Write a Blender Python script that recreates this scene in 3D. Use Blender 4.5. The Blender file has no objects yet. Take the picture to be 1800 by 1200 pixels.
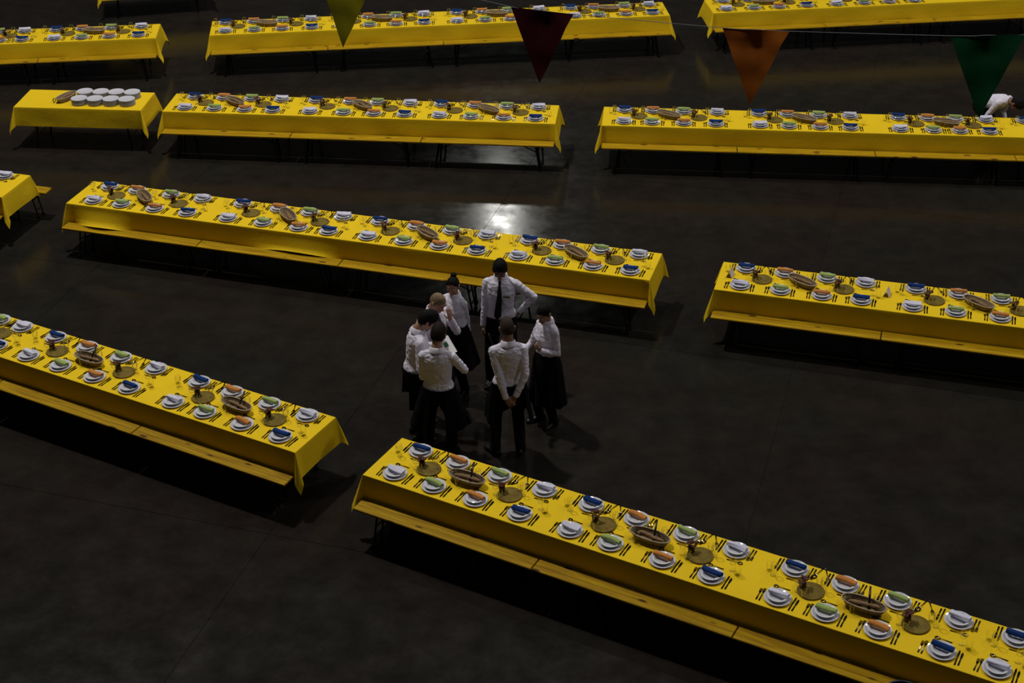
import bpy, bmesh, math, random
from mathutils import Vector, Matrix, noise, Quaternion, Euler
random.seed(7)
PI = math.pi
SC = bpy.context.scene
COL = SC.collection

# ------------------------------------------------------------------ camera
CAM_H = 10.50615
cam_d = bpy.data.cameras.new('camera')
cam_d.sensor_width = 36.0
cam_d.lens = 2686.15 * 36.0 / 1800.0
cam_d.clip_end = 200
cam = bpy.data.objects.new('camera', cam_d)
COL.objects.link(cam)
FWD = Vector((0, 0.85898484, -0.51200101))
RGT = Vector((0.9999261, -0.00622433, -0.01044256))
UPV = Vector((0.01215686, 0.51196318, 0.85892137))
cam.matrix_world = Matrix(((RGT.x, UPV.x, -FWD.x, 0), (RGT.y, UPV.y, -FWD.y, 0),
                           (RGT.z, UPV.z, -FWD.z, CAM_H), (0, 0, 0, 1)))
SC.camera = cam

# ------------------------------------------------------------------ view, world, lights
SC.view_settings.view_transform = 'Standard'
SC.view_settings.look = 'None'
SC.view_settings.gamma = 1.0
SC.view_settings.exposure = 0.0
SC.view_settings.use_curve_mapping = False
world = bpy.data.worlds.new('dark_hall')
SC.world = world
world.use_nodes = True
world.node_tree.nodes['Background'].inputs[0].default_value = (0.85, 0.93, 1.0, 1)
world.node_tree.nodes['Background'].inputs[1].default_value = 0.018


def lamp(name, loc, watts, radius, col):
    d = bpy.data.lights.new(name, 'POINT')
    d.energy = watts
    d.shadow_soft_size = radius
    d.color = col
    o = bpy.data.objects.new(name, d)
    o.location = loc
    COL.objects.link(o)
    return o


lamp('hall_or_fill_lamp', (-7, 22, 22), 10300, 0.45, (1.0, 0.96, 0.93))
lamp('hall_or_fill_lamp', (17, 24, 19), 3600, 0.5, (1.0, 0.96, 0.93))
lamp('hall_or_fill_lamp', (14, 11, 19), 1700, 0.4, (0.95, 0.95, 1.0))  # weak front fill, added to brighten shirt backs; not a fixture of the hall
lamp('hall_or_fill_lamp', (-11, 28.5, 23), 1000, 0.35, (0.97, 0.97, 1.0))
lamp('hall_or_fill_lamp', (1.5, 28.5, 24), 2000, 0.35, (0.97, 0.97, 1.0))
lamp('hall_or_fill_lamp', (9, 28.5, 23), 900, 0.35, (0.97, 0.97, 1.0))
lamp('hall_or_fill_lamp', (-0.25, 39.8, 9.0), 420, 0.26, (1.0, 1.0, 0.93))

# ------------------------------------------------------------------ materials
MATS = {}


def principled(name, base, rough=0.6, metal=0.0, spec=0.5, var=0.0, vscale=8.0, bump=0.0, bscale=60.0,
               sheen=0.0, stretch=None, trans=0.0):
    if name in MATS:
        return MATS[name]
    m = bpy.data.materials.new(name)
    m.use_nodes = True
    nt = m.node_tree
    b = nt.nodes['Principled BSDF']
    b.inputs['Base Color'].default_value = (*base, 1)
    b.inputs['Roughness'].default_value = rough
    b.inputs['Metallic'].default_value = metal
    b.inputs['Specular IOR Level'].default_value = spec
    if sheen:
        b.inputs['Sheen Weight'].default_value = sheen
    tc = nt.nodes.new('ShaderNodeTexCoord')
    mp = nt.nodes.new('ShaderNodeMapping')
    nt.links.new(tc.outputs['Object'], mp.inputs['Vector'])
    if stretch:
        mp.inputs['Scale'].default_value = stretch
    if var > 0:
        n = nt.nodes.new('ShaderNodeTexNoise')
        n.inputs['Scale'].default_value = vscale
        n.inputs['Detail'].default_value = 6
        nt.links.new(mp.outputs[0], n.inputs['Vector'])
        r = nt.nodes.new('ShaderNodeValToRGB')
        r.color_ramp.elements[0].position = 0.3
        r.color_ramp.elements[1].position = 0.7
        r.color_ramp.elements[0].color = (*[c * (1 - var) for c in base], 1)
        r.color_ramp.elements[1].color = (*[min(1, c * (1 + var)) for c in base], 1)
        nt.links.new(n.outputs['Fac'], r.inputs['Fac'])
        nt.links.new(r.outputs['Color'], b.inputs['Base Color'])
    if bump > 0:
        n2 = nt.nodes.new('ShaderNodeTexNoise')
        n2.inputs['Scale'].default_value = bscale
        n2.inputs['Detail'].default_value = 4
        nt.links.new(mp.outputs[0], n2.inputs['Vector'])
        bp = nt.nodes.new('ShaderNodeBump')
        bp.inputs['Strength'].default_value = bump
        bp.inputs['Distance'].default_value = 0.01
        nt.links.new(n2.outputs['Fac'], bp.inputs['Height'])
        nt.links.new(bp.outputs['Normal'], b.inputs['Normal'])
    MATS[name] = m
    return m


M_CLOTH = principled('yellow_cloth', (0.80, 0.54, 0.012), 0.8, spec=0.10, var=0.05, vscale=1.2, bump=0.25, bscale=14)
M_PORC = principled('white_porcelain', (0.62, 0.62, 0.65), 0.10, spec=0.6, var=0.02, vscale=20)
M_STEEL = principled('cutlery_steel', (0.10, 0.085, 0.075), 0.14, metal=1.0, var=0.06, vscale=40)
M_BLUE = principled('blue_napkin', (0.007, 0.032, 0.14), 0.9, spec=0.15, var=0.12, vscale=25, bump=0.4, bscale=60)
M_ORANGE = principled('orange_napkin', (0.54, 0.21, 0.045), 0.9, spec=0.15, var=0.10, vscale=25, bump=0.4, bscale=60)
M_GREEN = principled('green_napkin', (0.31, 0.40, 0.11), 0.9, spec=0.15, var=0.10, vscale=25, bump=0.4, bscale=60)
M_WHITE = principled('white_napkin', (0.62, 0.61, 0.72), 0.9, spec=0.15, var=0.05, vscale=25, bump=0.4, bscale=60)
NAPM = {'blue': M_BLUE, 'orange': M_ORANGE, 'green': M_GREEN, 'white': M_WHITE}
M_CORK = principled('cork_disc', (0.17, 0.118, 0.020), 0.85, spec=0.2, var=0.22, vscale=18, bump=0.5, bscale=90)
M_TERRA = principled('red_glass_jar', (0.05, 0.014, 0.009), 0.3, spec=0.5, var=0.3, vscale=30)
M_FLOWER = principled('dried_flower', (0.09, 0.024, 0.012), 0.85, var=0.5, vscale=60)
M_STALK = principled('dried_stalk', (0.10, 0.05, 0.012), 0.9, var=0.3, vscale=40)
M_WICKER = principled('wicker', (0.26, 0.19, 0.11), 0.75, spec=0.3, var=0.25, vscale=60, bump=0.6, bscale=120)
M_WRIM = principled('wicker_rim', (0.42, 0.34, 0.23), 0.7, spec=0.3, var=0.2, vscale=60, bump=0.5, bscale=100)
M_BREAD = principled('bread_crust', (0.22, 0.135, 0.058), 0.8, spec=0.3, var=0.45, vscale=18, bump=0.6, bscale=50)
M_BLACK = principled('black_plastic', (0.004, 0.004, 0.005), 0.35, spec=0.4, var=0.1, vscale=12)
M_LEG = principled('black_painted_steel', (0.0035, 0.0035, 0.004), 0.35, metal=0.0, spec=0.4, var=0.2, vscale=15)
M_FOOT = principled('galvanised_foot', (0.4, 0.4, 0.42), 0.3, metal=1.0, var=0.1, vscale=20)
M_BOARD = principled('table_board_wood', (0.35, 0.20, 0.04), 0.6, var=0.15, vscale=3, stretch=(1, 12, 1))
M_PAPER = principled('white_card', (0.72, 0.70, 0.70), 0.85, spec=0.2, var=0.02, vscale=10)
M_PGREEN = principled('green_print', (0.02, 0.12, 0.06), 0.8, var=0.1)
M_FOLDER = principled('buff_folder', (0.36, 0.33, 0.15), 0.8, var=0.06)
M_SHIRT = principled('white_shirt', (0.74, 0.70, 0.79), 0.85, spec=0.2, sheen=0.1, var=0.03, vscale=6, bump=0.35, bscale=22)
M_TROU = principled('black_trousers', (0.0045, 0.0045, 0.006), 0.85, spec=0.15, var=0.15, vscale=8)
M_APRON = principled('black_apron', (0.0035, 0.0035, 0.0045), 0.9, spec=0.1, var=0.15, vscale=8)
M_TIE = principled('black_tie', (0.006, 0.006, 0.009), 0.6, spec=0.3, var=0.1, vscale=20)
M_GTIE = principled('grey_tie', (0.05, 0.06, 0.07), 0.6, spec=0.3, var=0.1, vscale=20)
M_SHOE = principled('black_leather', (0.004, 0.004, 0.004), 0.45, spec=0.3, var=0.1, vscale=20)
M_HAIRD = principled('dark_hair', (0.006, 0.0045, 0.004), 0.75, spec=0.15, var=0.3, vscale=50, stretch=(1, 1, .2), bump=.5, bscale=90)
M_HAIRB = principled('brown_hair', (0.012, 0.007, 0.005), 0.75, spec=0.15, var=0.3, vscale=50, stretch=(1, 1, .2), bump=.5, bscale=90)
M_HAIRG = principled('buzzed_grey_hair', (0.20, 0.14, 0.08), 0.8, spec=0.2, var=0.3, vscale=40)
M_HAIRZ = principled('cropped_brown_hair', (0.035, 0.022, 0.014), 0.8, spec=0.2, var=0.3, vscale=50)
M_EYE = principled('eye_white', (0.5, 0.5, 0.48), 0.2)
M_IRIS = principled('dark_iris', (0.02, 0.012, 0.008), 0.2)
M_LIP = principled('lips', (0.28, 0.09, 0.06), 0.5)
M_BADGE = principled('green_badge', (0.12, 0.17, 0.04), 0.5, var=0.05)
M_BUCKLE = principled('belt_buckle', (0.5, 0.5, 0.5), 0.25, metal=1.0)
M_STRING = principled('white_cord', (0.30, 0.30, 0.32), 0.8, var=0.05)
M_SEATRIM = principled('bin_rim', (0.03, 0.045, 0.065), 0.3, spec=0.5)


def skin_mat(name, c):
    return principled(name, c, 0.55, spec=0.35, var=0.08, vscale=14, bump=0.1, bscale=80)


SK_A = skin_mat('skin_light', (0.40, 0.22, 0.14))
SK_B = skin_mat('skin_tan', (0.26, 0.135, 0.085))


def glass_mat():
    m = bpy.data.materials.new('thin_clear_glass')
    m.use_nodes = True
    nt = m.node_tree
    nt.nodes.remove(nt.nodes['Principled BSDF'])
    out = nt.nodes['Material Output']
    tr = nt.nodes.new('ShaderNodeBsdfTransparent')
    tr.inputs[0].default_value = (0.99, 0.99, 0.985, 1)
    gl = nt.nodes.new('ShaderNodeBsdfGlossy')
    gl.inputs['Roughness'].default_value = 0.06
    gl.inputs['Color'].default_value = (0.9, 0.9, 0.9, 1)
    fr = nt.nodes.new('ShaderNodeFresnel')
    fr.inputs['IOR'].default_value = 1.3
    mx = nt.nodes.new('ShaderNodeMixShader')
    mu = nt.nodes.new('ShaderNodeMath')
    mu.operation = 'MULTIPLY'
    mu.inputs[1].default_value = 0.35
    nt.links.new(fr.outputs[0], mu.inputs[0])
    nt.links.new(mu.outputs[0], mx.inputs[0])
    nt.links.new(tr.outputs[0], mx.inputs[1])
    nt.links.new(gl.outputs[0], mx.inputs[2])
    nt.links.new(mx.outputs[0], out.inputs[0])
    return m


M_GLASS = glass_mat()


def fabric_flag(name, c):
    m = bpy.data.materials.new(name)
    m.use_nodes = True
    nt = m.node_tree
    b = nt.nodes['Principled BSDF']
    out = nt.nodes['Material Output']
    b.inputs['Roughness'].default_value = 0.9
    b.inputs['Specular IOR Level'].default_value = 0.1
    w = nt.nodes.new('ShaderNodeTexNoise')
    w.inputs['Scale'].default_value = 30
    r = nt.nodes.new('ShaderNodeValToRGB')
    r.color_ramp.elements[0].color = (*[x * .9 for x in c], 1)
    r.color_ramp.elements[1].color = (*[x * 1.1 for x in c], 1)
    nt.links.new(w.outputs['Fac'], r.inputs['Fac'])
    nt.links.new(r.outputs['Color'], b.inputs['Base Color'])
    t = nt.nodes.new('ShaderNodeBsdfTranslucent')
    nt.links.new(r.outputs['Color'], t.inputs[0])
    mx = nt.nodes.new('ShaderNodeMixShader')
    mx.inputs[0].default_value = 0.28
    nt.links.new(b.outputs[0], mx.inputs[1])
    nt.links.new(t.outputs[0], mx.inputs[2])
    nt.links.new(mx.outputs[0], out.inputs[0])
    return m


def pine_mat():
    m = bpy.data.materials.new('yellow_varnished_pine')
    m.use_nodes = True
    nt = m.node_tree
    b = nt.nodes['Principled BSDF']
    b.inputs['Roughness'].default_value = 0.55
    b.inputs['Specular IOR Level'].default_value = 0.15
    tc = nt.nodes.new('ShaderNodeTexCoord')
    oi = nt.nodes.new('ShaderNodeObjectInfo')
    add = nt.nodes.new('ShaderNodeVectorMath')
    add.operation = 'MULTIPLY_ADD'
    add.inputs[1].default_value = (1, 1, 1)
    cmb = nt.nodes.new('ShaderNodeMath')
    cmb.operation = 'MULTIPLY'
    cmb.inputs[1].default_value = 37.0
    nt.links.new(oi.outputs['Random'], cmb.inputs[0])
    nt.links.new(tc.outputs['Object'], add.inputs[0])
    nt.links.new(cmb.outputs[0], add.inputs[2])
    mp = nt.nodes.new('ShaderNodeMapping')
    mp.inputs['Scale'].default_value = (0.9, 16, 4)
    nt.links.new(add.outputs[0], mp.inputs['Vector'])
    n = nt.nodes.new('ShaderNodeTexNoise')
    n.inputs['Scale'].default_value = 2.2
    n.inputs['Detail'].default_value = 7
    n.inputs['Distortion'].default_value = 0.6
    nt.links.new(mp.outputs[0], n.inputs['Vector'])
    r = nt.nodes.new('ShaderNodeValToRGB')
    r.color_ramp.elements[0].position = 0.30
    r.color_ramp.elements[1].position = 0.68
    r.color_ramp.elements[0].color = (0.27, 0.14, 0.002, 1)
    r.color_ramp.elements[1].color = (0.50, 0.31, 0.004, 1)
    nt.links.new(n.outputs['Fac'], r.inputs['Fac'])
    mp2 = nt.nodes.new('ShaderNodeMapping')
    mp2.inputs['Scale'].default_value = (3.2, 9.0, 1)
    nt.links.new(add.outputs[0], mp2.inputs['Vector'])
    v = nt.nodes.new('ShaderNodeTexVoronoi')
    v.inputs['Scale'].default_value = 1.0
    nt.links.new(mp2.outputs[0], v.inputs['Vector'])
    kr = nt.nodes.new('ShaderNodeValToRGB')
    kr.color_ramp.elements[0].position = 0.14
    kr.color_ramp.elements[1].position = 0.24
    kr.color_ramp.elements[0].color = (1, 1, 1, 1)
    kr.color_ramp.elements[1].color = (0, 0, 0, 1)
    nt.links.new(v.outputs['Distance'], kr.inputs['Fac'])
    sep = nt.nodes.new('ShaderNodeSeparateColor')
    nt.links.new(v.outputs['Color'], sep.inputs[0])
    gt = nt.nodes.new('ShaderNodeMath')
    gt.operation = 'GREATER_THAN'
    gt.inputs[1].default_value = 0.5
    nt.links.new(sep.outputs[0], gt.inputs[0])
    mul = nt.nodes.new('ShaderNodeMath')
    mul.operation = 'MULTIPLY'
    nt.links.new(gt.outputs[0], mul.inputs[0])
    nt.links.new(kr.outputs[0], mul.inputs[1])
    mx = nt.nodes.new('ShaderNodeMix')
    mx.data_type = 'RGBA'
    nt.links.new(mul.outputs[0], mx.inputs['Factor'])
    nt.links.new(r.outputs['Color'], mx.inputs['A'])
    mx.inputs['B'].default_value = (0.09, 0.035, 0.006, 1)
    nt.links.new(mx.outputs['Result'], b.inputs['Base Color'])
    return m


M_PINE = pine_mat()


def floor_mat():
    m = bpy.data.materials.new('polished_dark_concrete')
    m.use_nodes = True
    nt = m.node_tree
    b = nt.nodes['Principled BSDF']
    geo = nt.nodes.new('ShaderNodeNewGeometry')
    big = nt.nodes.new('ShaderNodeTexNoise')
    big.inputs['Scale'].default_value = 0.33
    big.inputs['Detail'].default_value = 5
    big.inputs['Roughness'].default_value = 0.6
    nt.links.new(geo.outputs['Position'], big.inputs['Vector'])
    r = nt.nodes.new('ShaderNodeValToRGB')
    e = r.color_ramp.elements
    e[0].position = 0.36
    e[0].color = (0.0165, 0.0124, 0.0104, 1)
    e[1].position = 0.64
    e[1].color = (0.0150, 0.0146, 0.0116, 1)
    nt.links.new(big.outputs['Fac'], r.inputs['Fac'])
    sm = nt.nodes.new('ShaderNodeTexNoise')
    sm.inputs['Scale'].default_value = 2.3
    sm.inputs['Detail'].default_value = 9
    sm.inputs['Roughness'].default_value = 0.7
    nt.links.new(geo.outputs['Position'], sm.inputs['Vector'])
    r2 = nt.nodes.new('ShaderNodeValToRGB')
    r2.color_ramp.elements[0].position = 0.3
    r2.color_ramp.elements[1].position = 0.72
    r2.color_ramp.elements[0].color = (0.72, 0.72, 0.72, 1)
    r2.color_ramp.elements[1].color = (1.35, 1.33, 1.3, 1)
    nt.links.new(sm.outputs['Fac'], r2.inputs['Fac'])
    mx = nt.nodes.new('ShaderNodeMix')
    mx.data_type = 'RGBA'
    mx.blend_type = 'MULTIPLY'
    mx.inputs['Factor'].default_value = 1.0
    nt.links.new(r.outputs['Color'], mx.inputs['A'])
    nt.links.new(r2.outputs['Color'], mx.inputs['B'])
    # scuffs
    mp = nt.nodes.new('ShaderNodeMapping')
    mp.inputs['Scale'].default_value = (0.5, 2.6, 1)
    mp.inputs['Rotation'].default_value = (0, 0, 0.3)
    nt.links.new(geo.outputs['Position'], mp.inputs['Vector'])
    sc = nt.nodes.new('ShaderNodeTexNoise')
    sc.inputs['Scale'].default_value = 1.6
    sc.inputs['Detail'].default_value = 8
    sc.inputs['Distortion'].default_value = 1.2
    nt.links.new(mp.outputs[0], sc.inputs['Vector'])
    r3 = nt.nodes.new('ShaderNodeValToRGB')
    r3.color_ramp.elements[0].position = 0.70
    r3.color_ramp.elements[1].position = 0.80
    r3.color_ramp.elements[0].color = (0, 0, 0, 1)
    r3.color_ramp.elements[1].color = (1, 1, 1, 1)
    nt.links.new(sc.outputs['Fac'], r3.inputs['Fac'])
    mx2 = nt.nodes.new('ShaderNodeMix')
    mx2.data_type = 'RGBA'
    nt.links.new(r3.outputs['Color'], mx2.inputs['Factor'])
    nt.links.new(mx.outputs['Result'], mx2.inputs['A'])
    mx2.inputs['B'].default_value = (0.024, 0.018, 0.016, 1)
    nt.links.new(mx2.outputs['Result'], b.inputs['Base Color'])
    rr = nt.nodes.new('ShaderNodeMapRange')
    rr.inputs['From Min'].default_value = 0.3
    rr.inputs['From Max'].default_value = 0.7
    rr.inputs['To Min'].default_value = 0.11
    rr.inputs['To Max'].default_value = 0.24
    nt.links.new(sm.outputs['Fac'], rr.inputs['Value'])
    nt.links.new(rr.outputs[0], b.inputs['Roughness'])
    b.inputs['Specular IOR Level'].default_value = 0.17
    bp = nt.nodes.new('ShaderNodeBump')
    bp.inputs['Strength'].default_value = 0.12
    bp.inputs['Distance'].default_value = 0.004
    fn = nt.nodes.new('ShaderNodeTexNoise')
    fn.inputs['Scale'].default_value = 7
    fn.inputs['Detail'].default_value = 4
    nt.links.new(geo.outputs['Position'], fn.inputs['Vector'])
    nt.links.new(fn.outputs['Fac'], bp.inputs['Height'])
    nt.links.new(bp.outputs['Normal'], b.inputs['Normal'])
    return m


M_FLOOR = floor_mat()

# ------------------------------------------------------------------ mesh helpers


class MB:
    def __init__(self):
        self.v = []
        self.f = []

    def add(self, verts, faces):
        o = len(self.v)
        self.v += [tuple(p) for p in verts]
        self.f += [tuple(i + o for i in f) for f in faces]
        return self

    def box(self, x0, x1, y0, y1, z0, z1, mat=None):
        p = [Vector((x, y, z)) for z in (z0, z1) for y in (y0, y1) for x in (x0, x1)]
        if mat is not None:
            p = [mat @ q for q in p]
        return self.add(p, [(0, 2, 3, 1), (4, 5, 7, 6), (0, 1, 5, 4), (2, 6, 7, 3), (0, 4, 6, 2), (1, 3, 7, 5)])

    def lathe(self, prof, n=24, c=(0, 0, 0), sx=1, sy=1, close=False):
        vs = []
        idx = []
        for r, z in prof:
            if r < 1e-6:
                idx.append([len(vs)] * n)
                vs.append((c[0], c[1], c[2] + z))
            else:
                row = []
                for k in range(n):
                    a = 2 * PI * k / n
                    row.append(len(vs))
                    vs.append((c[0] + r * sx * math.cos(a), c[1] + r * sy * math.sin(a), c[2] + z))
                idx.append(row)
        fs = []
        seq = list(range(len(idx) - 1))
        for i in seq:
            a, b = idx[i], idx[i + 1]
            for k in range(n):
                k2 = (k + 1) % n
                q = [a[k], a[k2], b[k2], b[k]]
                q2 = []
                for t in q:
                    if t not in q2:
                        q2.append(t)
                if len(q2) > 2:
                    fs.append(tuple(q2))
        return self.add(vs, fs)

    def rings(self, rings, n=16, cap=True):
        """rings: (centre, axis_x scaled, axis_y scaled)"""
        vs = []
        for c, ax, ay in rings:
            for k in range(n):
                a = 2 * PI * k / n
                vs.append(Vector(c) + Vector(ax) * math.cos(a) + Vector(ay) * math.sin(a))
        fs = []
        m = len(rings)
        for i in range(m - 1):
            for k in range(n):
                k2 = (k + 1) % n
                fs.append((i * n + k, i * n + k2, (i + 1) * n + k2, (i + 1) * n + k))
        if cap:
            fs.append(tuple(reversed(range(n))))
            fs.append(tuple((m - 1) * n + k for k in range(n)))
        return self.add(vs, fs)

    def tube(self, pts, rad, n=8, flat=1.0, cap=True):
        pts = [Vector(p) for p in pts]
        if not hasattr(rad, '__len__'):
            rad = [rad] * len(pts)
        t0 = (pts[1] - pts[0]).normalized()
        ref = Vector((0, 0, 1)) if abs(t0.z) < 0.9 else Vector((1, 0, 0))
        x = t0.cross(ref).normalized()
        rs = []
        for i, p in enumerate(pts):
            if i == 0:
                t = pts[1] - pts[0]
            elif i == len(pts) - 1:
                t = pts[-1] - pts[-2]
            else:
                t = (pts[i + 1] - pts[i]).normalized() + (pts[i] - pts[i - 1]).normalized()
            t.normalize()
            x = (x - t * x.dot(t)).normalized()
            y = t.cross(x)
            rs.append((p, x * rad[i], y * rad[i] * flat))
        return self.rings(rs, n, cap)

    def sphere(self, c, rx, ry=None, rz=None, n=14, m=9, mat=None):
        ry = rx if ry is None else ry
        rz = rx if rz is None else rz
        c = Vector(c)
        vs = [Vector((0, 0, -rz))]
        for i in range(1, m):
            ph = -PI / 2 + PI * i / m
            for k in range(n):
                a = 2 * PI * k / n
                vs.append(Vector((rx * math.cos(ph) * math.cos(a), ry * math.cos(ph) * math.sin(a), rz * math.sin(ph))))
        vs.append(Vector((0, 0, rz)))
        if mat is not None:
            vs = [mat @ v for v in vs]
        vs = [v + c for v in vs]
        fs = []
        for k in range(n):
            fs.append((0, 1 + (k + 1) % n, 1 + k))
        for i in range(m - 2):
            for k in range(n):
                a = 1 + i * n
                fs.append((a + k, a + (k + 1) % n, a + n + (k + 1) % n, a + n + k))
        L = len(vs) - 1
        a = 1 + (m - 2) * n
        for k in range(n):
            fs.append((a + k, a + (k + 1) % n, L))
        return self.add(vs, fs)

    def mesh(self, name, mat=None, smooth=False, angle=None):
        me = bpy.data.meshes.new(name)
        me.from_pydata(self.v, [], self.f)
        bm = bmesh.new()
        bm.from_mesh(me)
        bmesh.ops.remove_doubles(bm, verts=bm.verts, dist=1e-6)
        bmesh.ops.recalc_face_normals(bm, faces=bm.faces)
        for f in bm.faces:
            f.smooth = smooth
        if smooth and angle:
            for e in bm.edges:
                if len(e.link_faces) == 2 and e.calc_face_angle(0) > angle:
                    e.smooth = False
        bm.to_mesh(me)
        bm.free()
        if mat is not None:
            me.materials.append(mat)
        return me

    def obj(self, name, mat=None, parent=None, smooth=False, angle=None):
        o = bpy.data.objects.new(name, self.mesh(name, mat, smooth, angle))
        COL.objects.link(o)
        if parent is not None:
            o.parent = parent
        return o


def tag(o, label=None, cat=None, group=None, kind=None):
    if label:
        o['label'] = label
    if cat:
        o['category'] = cat
    if group:
        o['group'] = group
    if kind:
        o['kind'] = kind
    return o


def empty(name, loc=(0, 0, 0), rz=0.0):
    o = bpy.data.objects.new(name, None)
    o.empty_display_size = 0.1
    o.location = loc
    o.rotation_euler = (0, 0, rz)
    COL.objects.link(o)
    return o


def mobj(name, me, parent=None):
    o = bpy.data.objects.new(name, me)
    COL.objects.link(o)
    if parent is not None:
        o.parent = parent
    return o


class Proto:
    """a kind of thing: root mesh (or None) + parts (name, mesh, [subparts]); place() links copies of each"""

    def __init__(self, name, mesh=None, parts=()):
        self.name = name
        self.mesh = mesh
        self.parts = parts

    def place(self, M, label, cat, group=None):
        o = bpy.data.objects.new(self.name, self.mesh)
        o.matrix_world = M
        COL.objects.link(o)
        tag(o, label, cat, group)
        for nm, me, subs in self.parts:
            c = bpy.data.objects.new(nm, me)
            COL.objects.link(c)
            c.parent = o
            for sn, sm in subs:
                s = bpy.data.objects.new(sn, sm)
                COL.objects.link(s)
                s.parent = c
        return o


def TR(x, y, z, rz=0.0):
    return Matrix.Translation((x, y, z)) @ Matrix.Rotation(rz, 4, 'Z')


# ------------------------------------------------------------------ floor
fl = MB().box(-26, 26, 2, 52, -0.30, -0.006).obj('floor', M_FLOOR)
tag(fl, kind='structure')
SLAB = 5.1
AZ = 0.30                      # slab joints run askew, as the tables do
gap = 0.006
slab_me = MB().box(gap / 2, SLAB - gap / 2, gap / 2, SLAB - gap / 2, -0.005, 0.0).mesh('floor_slab', M_FLOOR)
cu, su = math.cos(-AZ), math.sin(-AZ)
for i in range(-6, 6):
    for j in range(0, 9):
        pu = -6.6 + (i) * SLAB
        pv = 1.9 + j * SLAB
        x = pu * cu - pv * su
        y = pu * su + pv * cu
        cx = x + (SLAB / 2) * (cu - su)
        cy = y + (SLAB / 2) * (su + cu)
        if -20 < cx < 20 and 6 < cy < 46:
            s = mobj('floor_slab', slab_me, fl)
            s.location = (x, y, 0)
            s.rotation_euler = (0, 0, -AZ)

M_WALL = principled('dark_hall_wall', (0.010, 0.010, 0.010), 0.8, var=0.2, vscale=0.4, bump=0.3, bscale=3)
tag(MB().box(-26, 26, 52, 52.3, -0.3, 27).obj('wall_back', M_WALL), kind='structure')
tag(MB().box(-26.3, -26, 2, 52.3, -0.3, 27).obj('wall_left', M_WALL), kind='structure')
tag(MB().box(26, 26.3, 2, 52.3, -0.3, 27).obj('wall_right', M_WALL), kind='structure')

# ------------------------------------------------------------------ furniture
TL = 2.2
W = 0.795
ZC = 0.762       # upper face of the cloths
BV = 0.245


def cloth_mesh(L, right_flare=(), wob=0, ends=(1, 1)):
    """cloth draped over a board L x W; origin at front left corner of the board, x along it"""
    drop = 0.335
    prof = [(0.0, 0.0), (0.003, -0.0025), (0.005, -0.010), (0.006, -0.05), (0.010, -0.12), (0.013, -0.20),
            (0.015, -0.27), (0.016, -drop)]
    per = []     # perimeter samples: base point, outward normal, mult for drop, ear factor
    st = 0.10

    def seg(p0, p1, nrm, tagside):
        n = max(2, int((Vector(p1) - Vector(p0)).length / st))
        for i in range(n + 1):
            t = i / n
            per.append((p0[0] + (p1[0] - p0[0]) * t, p0[1] + (p1[1] - p0[1]) * t, nrm[0], nrm[1], 1.0, 0.0, tagside))

    def ear(c, n0, n1):
        for i in range(1, 8):
            t = i / 8
            ang = t * PI / 2
            m = 1.0 / max(math.cos(ang), math.sin(ang))
            nx = n0[0] * math.cos(ang) + n1[0] * math.sin(ang)
            ny = n0[1] * math.cos(ang) + n1[1] * math.sin(ang)
            per.append((c[0], c[1], nx, ny, m, math.sin(2 * ang), 'e'))
    seg((0, 0), (L, 0), (0, -1), 'f')
    ear((L, 0), (0, -1), (1, 0))
    seg((L, 0), (L, W), (1, 0), 'r')
    ear((L, W), (1, 0), (0, 1))
    seg((L, W), (0, W), (0, 1), 'b')
    ear((0, W), (0, 1), (-1, 0))
    seg((0, W), (0, 0), (-1, 0), 'l')
    ear((0, 0), (-1, 0), (0, -1))
    vs = []
    n = len(per)
    m = len(prof)
    for (x, y, nx, ny, mult, e, sd) in per:
        for j, (o, z) in enumerate(prof):
            k = (-z / drop)
            amp = 0.011 * k
            w = noise.noise(Vector((x * 2.1 + wob * 13, y * 2.1, k * 1.3 + wob))) * amp * 1.6
            w += math.sin(x * 7.3 + y * 9 + wob) * amp * 0.25
            if sd == 'b':
                w = abs(w)
            out = max(o + w, 0.0015 if k > 0 else o)
            if e > 0:
                out += (0.13 + 0.03 * noise.noise(Vector((x, y, wob + 3)))) * e * k
            if sd in 'rl':
                out += 0.035 * k
            zz = z * (mult if e > 0 else 1.0)
            if sd == 'f':
                for (u0, u1, am) in right_flare:
                    if u0 < x < u1 and k > 0.15:
                        q = math.sin(PI * (x - u0) / (u1 - u0)) ** 0.8
                        out += am * q * k * k * 1.15
                        zz = max(zz, -0.335 + 0.085 * q * k) if am > 0.05 else zz
            vs.append((x + nx * out, y + ny * out, zz))
    fs = []
    for i in range(n):
        i2 = (i + 1) % n
        for j in range(m - 1):
            fs.append((i * m + j, i2 * m + j, i2 * m + j + 1, i * m + j + 1))
    mb = MB().add(vs, fs)
    # top sheet, gridded, joined to the first profile row through doubles
    top = [i * m for i in range(n)]
    mb.f.append(tuple(top))
    me = bpy.data.meshes.new('tablecloth')
    me.from_pydata(mb.v, [], mb.f)
    bm = bmesh.new()
    bm.from_mesh(me)
    bmesh.ops.remove_doubles(bm, verts=bm.verts, dist=1e-5)
    bmesh.ops.recalc_face_normals(bm, faces=bm.faces)
    big = max(bm.faces, key=lambda f: f.calc_area())
    if big.normal.z < 0:
        bmesh.ops.reverse_faces(bm, faces=bm.faces)
    # thickness: an inner layer
    for f in bm.faces:
        f.smooth = f is not big
    bm.to_mesh(me)
    bm.free()
    me.materials.append(M_CLOTH)
    return me


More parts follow.
